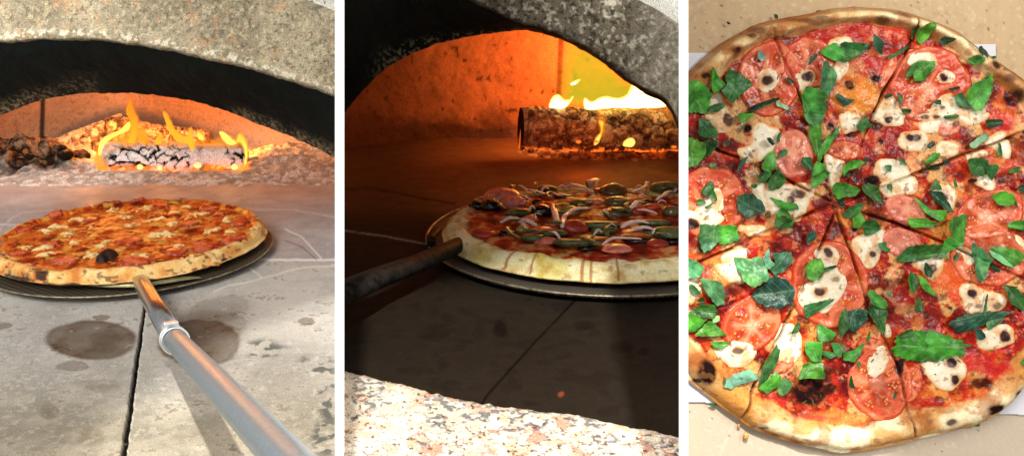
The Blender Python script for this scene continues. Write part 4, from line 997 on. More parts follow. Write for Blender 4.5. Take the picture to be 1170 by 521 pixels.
# ================================================================== BAY THREE: pizza on cardboard
D3 = .74; S3 = D3 / FPX
u0, v0 = 978.0, 262.0
fw = Vector((0, cp_, -sp_)); upv = Vector((0, sp_, cp_)); rt = Vector((1, 0, 0))
org = Vector((0, 0, CAMH)) + (fw + rt * ((u0 - CX) / FPX) + upv * ((CY - v0) / FPX)) * D3
Mz3 = Matrix(((rt.x, upv.x, -fw.x, org.x), (rt.y, upv.y, -fw.y, org.y), (rt.z, upv.z, -fw.z, org.z), (0, 0, 0, 1)))
ZP = .010                                       # nominal top of the pizza sits on the traced plane
def U(u, v): return ((np.asarray(u, float) - u0) * S3, -(np.asarray(v, float) - v0) * S3)
def UV(x, y): return x / S3 + u0, -y / S3 + v0
def Ul(l): return [tuple(float(q) for q in U(a, b)) for a, b in l]
def clip3(V, M):
    px, py = mpx(M)(V); return px > 783.5
def T(ox, oy, l): return [(ox + a / 4.008, oy + b / 4.008) for a, b in l]
# --- cardboard and paper
def sheet(name, poly, z, th, colfn, label, cat, step, wob=0.0, mat=M_card):
    Pp = np.array(poly, float); gx = np.arange(Pp[:, 0].min(), Pp[:, 0].max() + .1, step); gy = np.arange(Pp[:, 1].min(), Pp[:, 1].max() + .1, step)
    A, B = np.meshgrid(gx, gy); sd = polysd(A, B, Pp)
    keep = sd < .01 if len(poly) > 4 or name == 'paper_sheet' else sd < step
    x, y = U(A, B)
    n = fbm(x, y, f=8, o=3, s=201); Z = z + (n - .5) * wob
    V = np.stack([x, y, Z], -1); keep = keep & clip3(V, Mz3)
    o = mesh(name, V, gfaces(*A.shape, keep), mat, col=colfn(A, B, x, y, n), par=par3(A.shape, .75, 0, .2))
    o.matrix_world = Mz3; m = o.modifiers.new('thick', 'SOLIDIFY'); m.thickness = th; m.offset = 1
    return tag(o, label, cat)
def cardc(A, B, x, y, n):
    g = fbm(x, y, f=220, o=3, s=203); fl = vn(A * .22, B * .015, s=7)
    c = mix(rgb(186, 156, 118), rgb(200, 172, 134), n * .6 + fl * .4); c = mix(c, rgb(166, 138, 102), ss(.63, .74, g) * .35)
    c = mix(c, rgb(192, 178, 160), ss(380, 470, B) * .75)  # lower part greyed: change of light painted into the card
    c = mix(c, rgb(222, 206, 180), ss(.68, .78, fbm(x, y, f=330, o=2, s=8)) * .3)
    cr = 1 - ss(.4, 1.6, linedist(A, B, [(850, 472), (838, 500), (828, 524), (810, 570)])); c = mix(c, rgb(216, 204, 186), cr * .35)
    c = mix(c, rgb(92, 66, 44), ss(.86, .9, fbm(x, y, f=520, o=2, s=77)) * .8)
    return c
zc = -ZP - .002
sheet('cardboard', [(784, -90), (1290, -90), (1290, 610), (784, 610)], zc - .0025, .004, cardc, 'brown kraft cardboard base lying under the white paper and the basil pizza', 'cardboard', 2.0, .0008)
sheet('paper_sheet', [(784, 57.5), (1147, 46.5), (1150, 200), (1171, 350), (1186, 478), (784, 462.5)], zc, .0008, lambda A, B, x, y, n: mix(rgb(206, 204, 206), rgb(222, 218, 222), n), 'smooth white grey paper sheet between the cardboard and the basil pizza', 'paper', 1.0, .0004)
# --- the pizza outline, measured
out = [(786, 91), (794, 83), (810, 68), (825, 55), (849, 41), (862, 33), (873, 29), (890, 26), (918, 21), (945, 16), (973, 12), (1010, 12), (1030, 15), (1048, 20), (1070, 28), (1098, 41), (1125, 61), (1150, 78), (1169, 92), (1195, 125), (1215, 165), (1228, 210), (1232, 262), (1228, 320), (1212, 375), (1190, 420), (1170, 443), (1164, 451), (1144, 470), (1119, 482), (1085, 491), (1057, 498), (1022, 505), (991, 512), (965, 514), (936, 508), (895, 499), (860, 484), (846, 474), (815, 451), (794, 434), (786, 423), (760, 385), (738, 330), (728, 262), (735, 190), (757, 130)]
ox, oy = U([p[0] for p in out], [p[1] for p in out]); oth = np.arctan2(oy, ox); orr = np.hypot(ox, oy); od = np.argsort(oth); oth = oth[od]; orr = orr[od]
oth2 = np.concatenate([oth - 2 * math.pi, oth, oth + 2 * math.pi]); orr2 = np.tile(orr, 3)
def R3(th): return np.interp(th, oth2, orr2) * (1 + .004 * (fbm(np.cos(th), np.sin(th), f=14, o=3, s=4) - .5))
wth = np.radians([-180, -135, -90, -60, -30, 0, 45, 80, 100, 135, 180]); wv = np.array([24, 40, 36, 36, 32, 24, 26, 19, 20, 30, 24]) * S3
def W3(th): return np.interp(th, wth, wv) * (.78 + .35 * (fbm(np.cos(th), np.sin(th), f=5, o=3, s=14) - .5))
cuts = [[(878, 27), (893, 60), (925, 130), (955, 235), (990, 340), (1028, 420), (1045, 500), (1050, 520)], [(740, 325), (801, 298), (850, 277), (905, 252), (955, 235), (1040, 201), (1105, 176), (1169, 151), (1240, 120)],
        [(1050, 15), (1044, 45), (1015, 98), (985, 165), (960, 235), (925, 310), (893, 380), (862, 440), (848, 480)], [(760, 145), (800, 162), (850, 182), (900, 205), (960, 235), (1025, 255), (1080, 277), (1169, 318), (1240, 350)]]
def groove3(x, y):
    A, B = UV(x, y); wb = 3.0 * (fbm(x, y, f=60, o=2, s=301) - .5); d = np.full(np.shape(x), 1e9)
    for c in cuts: d = np.minimum(d, linedist(A + wb, B + wb, c))
    return np.exp(-(d / 1.3) ** 2) * (.45 + .55 * ss(.4, .55, fbm(x, y, f=40, o=2, s=305)))
P3 = Pizza(Mz3 @ Matrix.Translation((0, 0, -ZP)), R3, W3, .008, .016, 'pizza', 'large pizza cut in eight with tomato slices, mozzarella and chopped basil, on cardboard', (.0042, 70), groove=groove3, seed=30)
TA = lambda l: T(780, 0, l); TB = lambda l: T(910, 0, l); TC = lambda l: T(1040, 0, l); TD = lambda l: T(780, 130, l); TE = lambda l: T(910, 130, l); TF = lambda l: T(1040, 130, l)
TG = lambda l: T(780, 260, l); TH = lambda l: T(910, 260, l); TI = lambda l: T(1040, 260, l); TJ = lambda l: T(780, 390, l); TK = lambda l: T(910, 390, l); TL = lambda l: T(1040, 390, l)
# charred spots (u, v, ru, rv, strength)
chars = [(925, 447, 21, 17, 1), (947, 444, 9, 8, .9), (940, 430, 9, 7, .8), (806, 424, 11, 15, 1), (1157, 112, 12, 10, .9), (1134, 466, 10, 7, 1), (1083, 480, 5, 4, .8), (1165, 449, 6, 4, 1), (1122, 437, 13, 6, .8), (1029, 420, 5, 10, 1), (840, 329, 12, 8, .7), (1112, 207, 4, 3, 1), (1145, 205, 6, 4, .7), (857, 118, 5, 4, .7),
         (972, 97, 5.5, 5, 1), (1002, 90, 6, 5, 1), (922, 87, 7, 6, 1), (877, 92, 7, 6, 1), (950, 143, 4, 3.6, 1), (974, 154, 4.5, 3.6, 1), (1016, 136, 4.5, 4.5, 1), (1003, 144, 7, 5, .9), (997, 207, 8.5, 7.5, 1), (1040, 157, 5, 5, 1), (1079, 89, 4.5, 4, 1), (1047, 157, 5.5, 4.5, 1), (1057, 134, 5, 3, .9), (1070, 134, 3.5, 2.5, .9), (1077, 124, 3, 2.5, .8), (913, 222, 8, 5, .9), (855, 146, 5, 5, 1), (832, 138, 6, 8, .9), (791, 256, 9, 6, 1), (909, 221, 5, 5, .8), (904, 228, 4, 4, .9),
         (877, 245, 4, 3.5, .8), (946, 289, 5.5, 7, .95), (937, 334, 7, 5, .95), (955, 319, 4, 3, .5), (997, 290, 4, 3.6, .95), (1064, 308, 6, 7, .9), (1110, 335, 5.5, 5, 1), (1117, 349, 4, 3, .6), (1149, 384, 6, 7, 1), (1088, 415, 6, 5.5, 1), (1092, 434, 5, 6, 1), (1060, 360, 4, 4, .7), (1080, 224, 4.5, 4.5, .9), (1096, 234, 4, 4, .7), (843, 400, 7, 4, .8), (1140, 350, 6, 4, .7), (804, 89, 4, 4, .9), (840, 59, 6, 4, .9), (858, 42, 5, 3, .7), (945, 425, 6, 5, .6), (1147, 260, 0.1, .1, 0), (1094, 142, 4, 4, .7), (1110, 150, 4, 3, .6), (1120, 182, 5, 3, .8), (1160, 178, 4, 3, .6), (1008, 162, 3, 3, .8), (1026, 155, 3, 3, .6), (858, 177, 3, 2.5, .6), (863, 173, 2, 2, .5), (824, 190, 10, 4, .5), (1014, 325, 10, 7, .6), (1030, 322, 7, 4, .7), (1018, 355, 5, 5, .6), (960, 395, 8, 5, .5), (1135, 75, 5, 4, .9), (1144, 81, 3, 2, .5), (797, 436, 4, 3, .9), (872, 488, 4, 2, .8)]
def charm(x, y, soft=.22):
    A, B = UV(x, y); A = A + 5 * (fbm(x, y, f=150, o=3, s=311) - .5); B = B + 5 * (fbm(x, y, f=150, o=3, s=312) - .5)
    m = np.zeros(np.shape(x))
    for u, v, a, b, s in chars:
        m = np.maximum(m, (1 - ss(1 - soft, 1 + soft * .8, np.hypot((A - u) / a, (B - v) / b))) * s)
    return m
def halo(x, y):
    A, B = UV(x, y); m = np.zeros(np.shape(x))
    for u, v, a, b, s in chars: m = np.maximum(m, np.exp(-(np.hypot((A - u) / (a + 2.5), (B - v) / (b + 2.5))) ** 4) * s)
    return m
def col3(p, x, y, z, side):
    r, R, th = p.q(x, y); u = (R - r) / p.wf(th); u = np.where(side > 0, -side, u); A, B = UV(x, y)
    n = fbm(x, y, f=28, o=4, s=321); g = fbm(x, y, f=100, o=4, s=322); h = fbm(x, y, f=260, o=3, s=323); k = fbm(x, y, f=60, o=3, s=324)
    c = ramp(n * .45 + g * .55, (.32, rgb(92, 12, 6)), (.43, rgb(150, 24, 10)), (.5, rgb(182, 46, 16)), (.57, rgb(208, 92, 30)), (.66, rgb(226, 140, 62)))
    c = mix(c, rgb(206, 34, 20), ss(.55, .65, k) * .55)
    c = mix(c, rgb(92, 22, 10), ss(.54, .64, fbm(x + 1, y, f=75, o=4, s=325)) * .8)
    c = mix(c, rgb(232, 180, 110), ss(.60, .68, fbm(x, y + 1, f=65, o=4, s=326)) * .7); c = mix(c, rgb(70, 16, 8), ss(.60, .68, fbm(x + 6, y, f=190, o=3, s=327)) * .6); c = mix(c, rgb(230, 120, 70), ss(.64, .72, fbm(x + 8, y, f=230, o=3, s=329)) * .6)
    for (cu, cv, a, b, cc, st) in ((960, 34, 60, 13, rgb(188, 36, 30), .8), (1030, 32, 22, 10, rgb(206, 44, 34), .8), (980, 108, 28, 24, rgb(232, 140, 44), .85), (992, 70, 36, 18, rgb(186, 44, 30), .6), (1010, 150, 30, 22, rgb(182, 36, 26), .6), (1086, 318, 24, 22, rgb(222, 84, 26), .8), (1145, 140, 20, 12, rgb(206, 44, 40), .7), (1110, 412, 14, 12, rgb(212, 48, 42), .8), (1130, 420, 44, 8, rgb(190, 30, 26), .8), (955, 480, 50, 10, rgb(206, 150, 70), .6), (920, 478, 40, 5, rgb(198, 40, 50), .7), (887, 458, 14, 14, rgb(200, 46, 34), .7), (1056, 462, 24, 10, rgb(186, 38, 24), .7), (1144, 180, 25, 20, rgb(204, 96, 50), .5), (1040, 340, 30, 18, rgb(140, 26, 20), .6), (1055, 365, 40, 12, rgb(120, 24, 18), .5)):
        c = mix(c, cc, (1 - ss(.5, 1.3, ell(A, B, (cu, cv), (a, b)) + .8 * (g - .5))) * st)
    n3 = fbm(x, y, z, f=42, o=4, s=327); g3 = fbm(x, y, z, f=150, o=3, s=328)
    low = ss(-.02, -.10, y) ; brown = ss(.0, .10, y)
    d = ramp(n3, (.3, rgb(240, 214, 160)), (.48, rgb(228, 186, 124)), (.62, rgb(200, 138, 78)), (.75, rgb(150, 88, 44)))
    d = mix(d, rgb(250, 232, 190), low * ss(.56, .40, n3) * .75); d = mix(d, rgb(206, 140, 62), low * ss(.5, .62, fbm(x, y, f=30, o=4, s=340)) * .8)
    d = mix(d, rgb(176, 112, 56), brown * ss(.36, .56, n3) * .75)
    d = mix(d, rgb(122, 70, 36), brown * ss(.25, -.2, u + .4 * (n3 - .5)) * .75)
    d = mix(d, rgb(248, 226, 178), brown * np.exp(-((u - .45) / .16) ** 2) * ss(.52, .4, fbm(x, y, f=22, o=3, s=329)) * .9)
    d = mix(d, rgb(212, 150, 60), ss(.8, 1.15, u) * .55)
    d = mix(d, rgb(90, 52, 30), ss(.66, .72, g3) * .45); d = mix(d, rgb(168, 96, 44), ss(.58, .68, fbm(x, y, z, f=80, o=4, s=341)) * .6)
    for (cu, cv, a, b) in ((918, 26, 18, 4), (940, 24, 12, 4), (1008, 24, 10, 4), (1030, 17, 14, 5), (866, 36, 10, 6), (1150, 90, 8, 5)):
        d = mix(d, rgb(86, 46, 26), (1 - ss(.4, 1.4, ell(A, B, (cu, cv), (a, b), 10) + .9 * (g - .5))) * .75)
    crust = ss(1.1, .85, u + .55 * (g - .5)); c = mix(c, d, crust)
    hl = halo(x, y); c = mix(c, rgb(110, 44, 16), hl * .6)
    cm = charm(x, y, .3); c = mix(c, mix(rgb(18, 10, 12), rgb(44, 20, 16), h), cm * (1 - .35 * ss(.55, .65, h)))
    gr = groove3(x, y) * ss(-.3, .1, u); c = mix(c, rgb(62, 24, 12), gr * .85)
    return c, par3(x.shape, .27 + .35 * crust + .2 * (n - .5), 0, .5 * (1 - .85 * cm)), crust
P3.base(1500, 300, col3, M_food, clip=clip3)
# --- tomato slices
def tomc(cu, cv, rad, ang, seed, pale=0):
    cx_, cy_ = U(cu, cv)
    def f(x, y, sd):
        dx, dy = (x - cx_) / S3 / rad, (y - cy_) / S3 / rad
        n = fbm(x, y, f=60, o=3, s=seed); g = fbm(x, y, f=200, o=3, s=seed + 1); m = fbm(x, y, f=30, o=3, s=seed + 2)
        dx = dx + .35 * (m - .5); dy = dy + .35 * (fbm(x, y, f=34, o=3, s=seed + 7) - .5)
        r = np.hypot(dx, dy); t = np.arctan2(dy, dx) + ang; k = 5 + seed % 3
        c = mix(rgb(204, 72, 40), rgb(228, 126, 84), ss(.35, .65, n))
        loc = ss(-.15, .35, np.cos(t * k)) * ss(.2, .32, r) * ss(.80, .68, r)
        c = mix(c, mix(rgb(150, 28, 10), rgb(200, 78, 24), ss(.4, .6, g)), loc * .8)
        f1, f2, idv = worley(x * 420, y * 420, seed)
        c = mix(c, rgb(236, 196, 118), loc * (1 - ss(.2, .4, f1)) * (idv > .55) * .7)
        c = mix(c, rgb(236, 172, 132), ss(.30, .08, r) * .55 + .35 * ss(-.6, -.95, np.cos(t * k)) * ss(.75, .5, r))
        c = mix(c, rgb(150, 44, 20), ss(.58, .68, fbm(x + 4, y, f=60, o=4, s=seed + 6)) * .55)
        c = mix(c, rgb(192, 60, 26), ss(.0022, .0004, sd) * .7); c = mix(c, rgb(232, 124, 80), np.exp(-((sd - .0032) / .001) ** 2) * .5)
        c = mix(c, rgb(236, 170, 150), pale)
        h_ = halo(x, y); c = mix(c, rgb(140, 60, 30), h_ * .4); cm = charm(x, y); c = mix(c, rgb(40, 18, 16), cm)
        gr = groove3(x, y); return mix(c, rgb(84, 26, 12), gr * .9)
    return f
def eshape(cu, cv, a, b, ang=0, jit=.05, seed=0, n=18): return [tuple(map(float, U(*p))) for p in ellpoly((cu, cv), a, b, math.radians(ang), n, jit, seed)]
def tprof(sd): return .0013 * np.sqrt(np.clip(sd / .0016, 0, 1)) - .0005 * ss(.002, .006, sd)
toms = [(880, 90, 36, 44, 10), (925, 72, 30, 30, 20), (812, 231, 40, 42, 0), (948, 325, 45, 50, 8), (859, 370, 37, 31, -30), (1007, 438, 37, 42, 0), (1064, 97, 46, 45, 0), (1132, 245, 42, 28, -20), (1130, 292, 44, 36, 10), (907, 176, 24, 28, 0), (1036, 240, 26, 16, 25), (1016, 82, 8, 22, 25), (966, 172, 22, 12, 5), (1032, 278, 25, 17, 20), (1085, 145, 14, 11, -20), (1000, 398, 20, 12, 20), (895, 418, 16, 8, -35), (1040, 440, 14, 22, 20)]
for i, (u, v, a, b, an) in enumerate(toms):
    P3.patch('tomato_slice', eshape(u, v, a, b, an, .04, i), .002, .002, tomc(u, v, max(a, b), i * 1.3, 400 + 5 * i, .25 if i in (9, 10, 13, 14) else 0), M_tomato, step=.00055, noise=.0007, profile=tprof, clip=clip3, rough=.22)
# --- melted mozzarella
def moz(x, y, sd):
    n = fbm(x, y, f=100, o=3, s=601); g = fbm(x, y, f=260, o=3, s=602)
    c = mix(rgb(226, 208, 172), rgb(244, 232, 206), n)
    c = mix(c, rgb(236, 178, 100), ss(.0034, .0, sd) * .8); c = mix(c, rgb(214, 104, 50), ss(.0012, -.0004, sd) * .6)
    c = mix(c, rgb(216, 150, 72), ss(.60, .68, fbm(x, y, f=130, o=3, s=603)) * .6)
    c = mix(c, rgb(150, 90, 44), ss(.70, .75, g) * .7)
    c = mix(c, rgb(196, 128, 66), halo(x, y) * .75); cm = charm(x, y, .22); c = mix(c, mix(rgb(34, 14, 12), rgb(70, 30, 22), g), cm)
    return mix(c, rgb(120, 60, 30), groove3(x, y) * .8)
cheeses = [TA([(120, 440), (160, 432), (195, 470), (210, 500), (205, 521), (120, 520)]), TB([(155, 210), (185, 180), (240, 170), (262, 195), (250, 225), (170, 235)]), TB([(180, 300), (230, 285), (240, 320), (215, 350), (190, 368), (172, 345)]),
    TD([(115, 0), (215, 0), (235, 30), (200, 75), (150, 60), (115, 25)]), TD([(320, 70), (350, 50), (400, 65), (440, 80), (430, 130), (400, 170), (370, 205), (310, 215), (265, 180), (270, 165), (310, 150), (325, 110)]),
    TD([(335, 325), (440, 330), (521, 345), (540, 400), (521, 450), (420, 460), (380, 470), (350, 420), (330, 360)]), TD([(60, 450), (80, 400), (120, 380), (150, 340), (185, 380), (190, 430), (160, 450), (190, 480), (150, 515), (50, 515), (24, 490), (35, 450)]),
    TE([(137, 200), (155, 192), (215, 225), (200, 260), (190, 318), (160, 325), (148, 290)]), TE([(370, 235), (420, 215), (470, 225), (521, 280), (521, 310), (480, 300), (400, 300), (370, 290)]), TE([(400, 320), (460, 305), (521, 300), (540, 330), (500, 360), (440, 375), (400, 350)]),
    TE([(365, 0), (500, 0), (470, 40), (400, 40)]), TC([(0, 240), (50, 235), (100, 240), (120, 280), (100, 330), (60, 300), (0, 290)]), TC([(125, 350), (160, 325), (210, 345), (195, 380), (150, 380)]), TC([(100, 500), (150, 450), (190, 435), (230, 480), (330, 495), (340, 521), (300, 560), (100, 560)]),
    TF([(40, 20), (60, 0), (150, 0), (150, 40), (110, 75), (60, 70)]), TF([(0, 85), (60, 90), (85, 125), (70, 165), (0, 165), (-40, 130), (-35, 95)]), TF([(130, 150), (160, 130), (215, 150), (200, 180), (140, 180)]), TF([(300, 0), (360, 0), (350, 20), (320, 25)]),
    TF([(300, 290), (350, 285), (385, 300), (370, 340), (310, 320)]), TF([(350, 130), (410, 90), (440, 95), (420, 125), (360, 145)]), TF([(120, 350), (180, 330), (215, 380), (190, 430), (140, 390)]), TF([(-20, 290), (20, 295), (30, 340), (0, 360), (-25, 350)]), TF([(270, 195), (330, 165), (350, 185), (300, 200)]),
    TG([(185, 140), (225, 110), (275, 105), (285, 135), (240, 150), (275, 240), (230, 245), (180, 225), (155, 180), (190, 170)]), TG([(270, 0), (370, 0), (360, 25), (300, 30)]), TG([(24, 240), (60, 240), (85, 290), (60, 330), (24, 340)]),
    TH([(85, 130), (100, 95), (145, 75), (185, 100), (190, 150), (185, 185), (225, 225), (225, 280), (185, 330), (150, 385), (100, 390), (35, 360), (15, 320), (30, 270), (70, 240), (110, 225), (125, 185)]),
    TH([(270, 60), (330, 30), (400, 0), (400, 60), (380, 110), (370, 150), (340, 180), (310, 165), (280, 110)]), TH([(410, 450), (425, 460), (430, 490), (415, 490)]), TI([(25, 160), (70, 140), (130, 135), (150, 190), (100, 230), (60, 200)]),
    TI([(235, 290), (275, 265), (310, 290), (420, 310), (440, 350), (400, 380), (320, 385), (270, 375), (260, 340)]), TI([(325, 480), (400, 450), (460, 470), (475, 521), (440, 545), (380, 560), (330, 540)]), TI([(200, 90), (260, 90), (290, 150), (260, 165), (235, 120)]), TI([(450, 30), (521, 65), (521, 100), (470, 60)]),
    TJ([(150, 30), (210, 10), (245, 0), (320, 25), (328, 60), (290, 100), (240, 108), (195, 90), (160, 65)]), TJ([(440, -50), (500, -70), (540, 0), (521, 80), (480, 100), (440, 80)]), TL([(60, 95), (130, 80), (200, 60), (215, 85), (250, 130), (200, 215), (150, 220), (100, 180)]),
    TB([(0, 340), (30, 320), (70, 325), (85, 350), (75, 395), (30, 405), (5, 390)]), TA([(352, 340), (385, 318), (425, 330), (437, 370), (415, 410), (380, 420), (355, 395)]), TE([(0, 330), (50, 330), (80, 365), (50, 400), (30, 460), (0, 480), (-15, 400)]),
    TB([(390, 470), (440, 445), (480, 490), (480, 560), (400, 560), (380, 520)]), TE([(210, 10), (260, 0), (300, 40), (270, 70), (230, 80)]), TK([(330, 130), (340, 60), (400, 20), (420, 80), (370, 160)]), TF([(390, 130), (440, 125), (460, 170), (440, 195)])]
for l in cheeses:
    P3.patch('mozzarella', Ul(l), .0015, .005, (lambda x, y, sd: moz(x, y, sd)), M_cheese, step=.0006, noise=.0026, grow=.0018, nf=95, clip=clip3, rough=.3)
# --- basil leaves
def leafmat():
    m, nt, b = nodes('basil_leaf'); L = nt.links
    at = N(nt, 'ShaderNodeAttribute', attribute_name='Col'); lf = N(nt, 'ShaderNodeAttribute', attribute_name='Leaf'); sx = N(nt, 'ShaderNodeSeparateXYZ'); L.new(lf.outputs['Vector'], sx.inputs[0])
    def M_(op, a, b_=None, c_=None):
        n = N(nt, 'ShaderNodeMath', operation=op)
        for i, v in enumerate((a, b_, c_)):
            if v is None: continue
            if isinstance(v, (int, float)): n.inputs[i].default_value = v
            else: L.new(v, n.inputs[i])
        return n.outputs[0]
    at_ = M_('ABSOLUTE', sx.outputs[1])
    mid = M_('LESS_THAN', at_, .045)
    f = M_('PINGPONG', M_('SUBTRACT', M_('MULTIPLY', sx.outputs[0], 2.6), M_('MULTIPLY', at_, 1.6)), .5)
    side = M_('MULTIPLY', M_('LESS_THAN', f, .05), .8)
    v = M_('MAXIMUM', mid, side)
    tc = N(nt, 'ShaderNodeTexCoord'); nz = N(nt, 'ShaderNodeTexNoise'); nz.inputs['Scale'].default_value = 160; nz.inputs['Detail'].default_value = 4; L.new(tc.outputs['Object'], nz.inputs[0])
    mr = N(nt, 'ShaderNodeMapRange'); mr.inputs[1].default_value = .3; mr.inputs[2].default_value = .7; mr.inputs[3].default_value = .45; mr.inputs[4].default_value = 1.45; L.new(nz.outputs[0], mr.inputs[0])
    sc_ = N(nt, 'ShaderNodeVectorMath', operation='SCALE'); L.new(at.outputs['Color'], sc_.inputs[0]); L.new(mr.outputs[0], sc_.inputs['Scale'])
    mx = N(nt, 'ShaderNodeMix', data_type='RGBA'); L.new(sc_.outputs[0], mx.inputs[6]); mx.inputs[7].default_value = (.28, .42, .18, 1)
    L.new(M_('MULTIPLY', v, .22), mx.inputs[0]); L.new(mx.outputs[2], b.inputs['Base Color'])
    b.inputs['Roughness'].default_value = .36; b.inputs['Specular IOR Level'].default_value = .3
    b.inputs['Subsurface Weight'].default_value = 0
    bp = N(nt, 'ShaderNodeBump', invert=True); bp.inputs['Strength'].default_value = .6; bp.inputs['Distance'].default_value = .0006; L.new(v, bp.inputs['Height'])
    n2 = N(nt, 'ShaderNodeTexNoise'); n2.inputs['Scale'].default_value = 420; L.new(tc.outputs['Object'], n2.inputs[0])
    b2 = N(nt, 'ShaderNodeBump'); b2.inputs['Strength'].default_value = .5; b2.inputs['Distance'].default_value = .0008; L.new(n2.outputs[0], b2.inputs['Height']); L.new(bp.outputs[0], b2.inputs['Normal'])
    L.new(b2.outputs[0], b.inputs['Normal']); return m
M_leaf = leafmat()
tones = {'b': rgb(66, 138, 40), 'm': rgb(44, 94, 36), 't': rgb(66, 122, 72), 'd': rgb(20, 52, 26), 'T': rgb(30, 72, 52), 'p': rgb(120, 168, 128)}
leaves = []
def lv(Tf, *a):
    for tone, l in a: leaves.append((tone, Tf(l)))
lv(TA, ('b', [(10, 385), (75, 385), (120, 430), (118, 520), (10, 515)]), ('b', [(122, 318), (150, 345), (200, 395), (160, 420), (130, 432), (125, 380)]), ('m', [(220, 320), (265, 345), (318, 390), (290, 410), (220, 478), (195, 455), (170, 425), (200, 390), (190, 350)]), ('p', [(350, 228), (378, 262), (372, 285), (338, 268)]), ('d', [(285, 505), (340, 478), (400, 458), (440, 450), (430, 465), (360, 495), (320, 518)]), ('p', [(428, 460), (485, 495), (480, 508), (425, 485)]), ('d', [(465, 375), (480, 350), (510, 380), (500, 390)]), ('m', [(118, 490), (165, 475), (190, 485), (160, 515), (120, 520)]))
lv(TB, ('b', [(108, 240), (150, 210), (180, 198), (205, 235), (220, 283), (185, 282), (150, 275)]), ('m', [(200, 198), (340, 205), (300, 245), (235, 283), (212, 270)]), ('T', [(345, 215), (350, 160), (385, 195), (390, 255), (365, 235)]), ('m', [(398, 262), (430, 260), (470, 230), (520, 205), (520, 215), (475, 245), (430, 270)]), ('t', [(108, 290), (140, 300), (172, 345), (168, 390), (130, 460), (95, 420), (98, 370)]), ('b', [(38, 395), (65, 410), (115, 440), (118, 521), (30, 521), (22, 440)]), ('d', [(45, 305), (60, 265), (88, 245), (92, 258), (70, 285), (55, 303)]), ('T', [(175, 435), (195, 432), (220, 452), (265, 458), (225, 490), (195, 465)]), ('d', [(395, 440), (430, 430), (435, 445), (400, 455)]), ('m', [(455, 425), (480, 440), (475, 490), (455, 475)]), ('m', [(480, 500), (521, 505), (521, 521), (480, 521)]))
lv(TC, ('b', [(45, 130), (95, 108), (95, 145), (75, 180), (45, 205), (18, 175), (22, 145)]), ('m', [(0, 140), (35, 118), (20, 165), (5, 190)]), ('m', [(-35, 340), (0, 300), (8, 330), (-5, 355), (-25, 355)]), ('d', [(122, 195), (140, 175), (160, 182), (192, 190), (160, 208), (125, 205)]), ('b', [(250, 280), (280, 262), (320, 275), (310, 300), (280, 303)]), ('d', [(290, 225), (315, 215), (330, 240), (328, 280), (295, 250)]), ('m', [(370, 260), (400, 255), (395, 272), (375, 270)]), ('b', [(2, 310), (30, 280), (110, 285), (95, 330), (60, 375), (10, 375), (0, 345)]), ('b', [(235, 430), (260, 405), (340, 350), (357, 400), (350, 450), (310, 510), (280, 500), (250, 470)]), ('t', [(195, 445), (225, 425), (270, 495), (235, 495), (200, 480)]), ('m', [(90, 465), (130, 460), (140, 485), (100, 480)]), ('d', [(165, 410), (225, 398), (220, 410), (190, 420)]))
lv(TD, ('m', [(70, 30), (110, 25), (130, 50), (155, 95), (150, 110), (100, 110), (70, 95), (75, 60)]), ('b', [(10, 108), (60, 125), (90, 145), (95, 190), (60, 240), (10, 252)]), ('m', [(90, 130), (150, 120), (150, 150), (110, 200), (90, 200)]), ('b', [(245, 5), (260, 0), (330, 0), (310, 20), (265, 45)]), ('p', [(122, 225), (155, 230), (145, 250), (125, 248)]), ('T', [(185, 130), (210, 122), (212, 148), (190, 148)]), ('T', [(295, 198), (280, 225), (250, 275), (240, 270), (258, 215)]), ('b', [(360, 235), (395, 175), (420, 175), (430, 240), (400, 275), (370, 265)]), ('m', [(342, 280), (375, 265), (410, 275), (370, 315), (345, 315)]), ('m', [(405, 285), (440, 250), (470, 300), (430, 345), (400, 345), (385, 320)]), ('t', [(430, 205), (460, 162), (480, 165), (475, 190), (430, 210)]), ('d', [(375, 115), (395, 110), (418, 140), (405, 150), (378, 130)]), ('m', [(425, 110), (440, 85), (452, 90), (440, 135), (425, 135)]), ('m', [(85, 350), (125, 305), (140, 320), (140, 355), (110, 385), (80, 365)]), ('m', [(60, 395), (90, 392), (110, 410), (70, 420)]), ('m', [(120, 370), (140, 350), (155, 400), (140, 405)]), ('m', [(92, 430), (140, 405), (110, 440)]), ('T', [(250, 385), (275, 370), (320, 368), (360, 420), (360, 450), (310, 472), (280, 475), (250, 440)]), ('T', [(305, 325), (340, 322), (330, 345), (308, 340)]), ('b', [(402, 383), (450, 400), (521, 415), (521, 440), (460, 440), (430, 415)]), ('b', [(420, 470), (445, 430), (470, 440), (510, 495), (500, 500), (455, 450), (430, 480)]), ('m', [(420, 475), (490, 480), (500, 521), (420, 521)]))
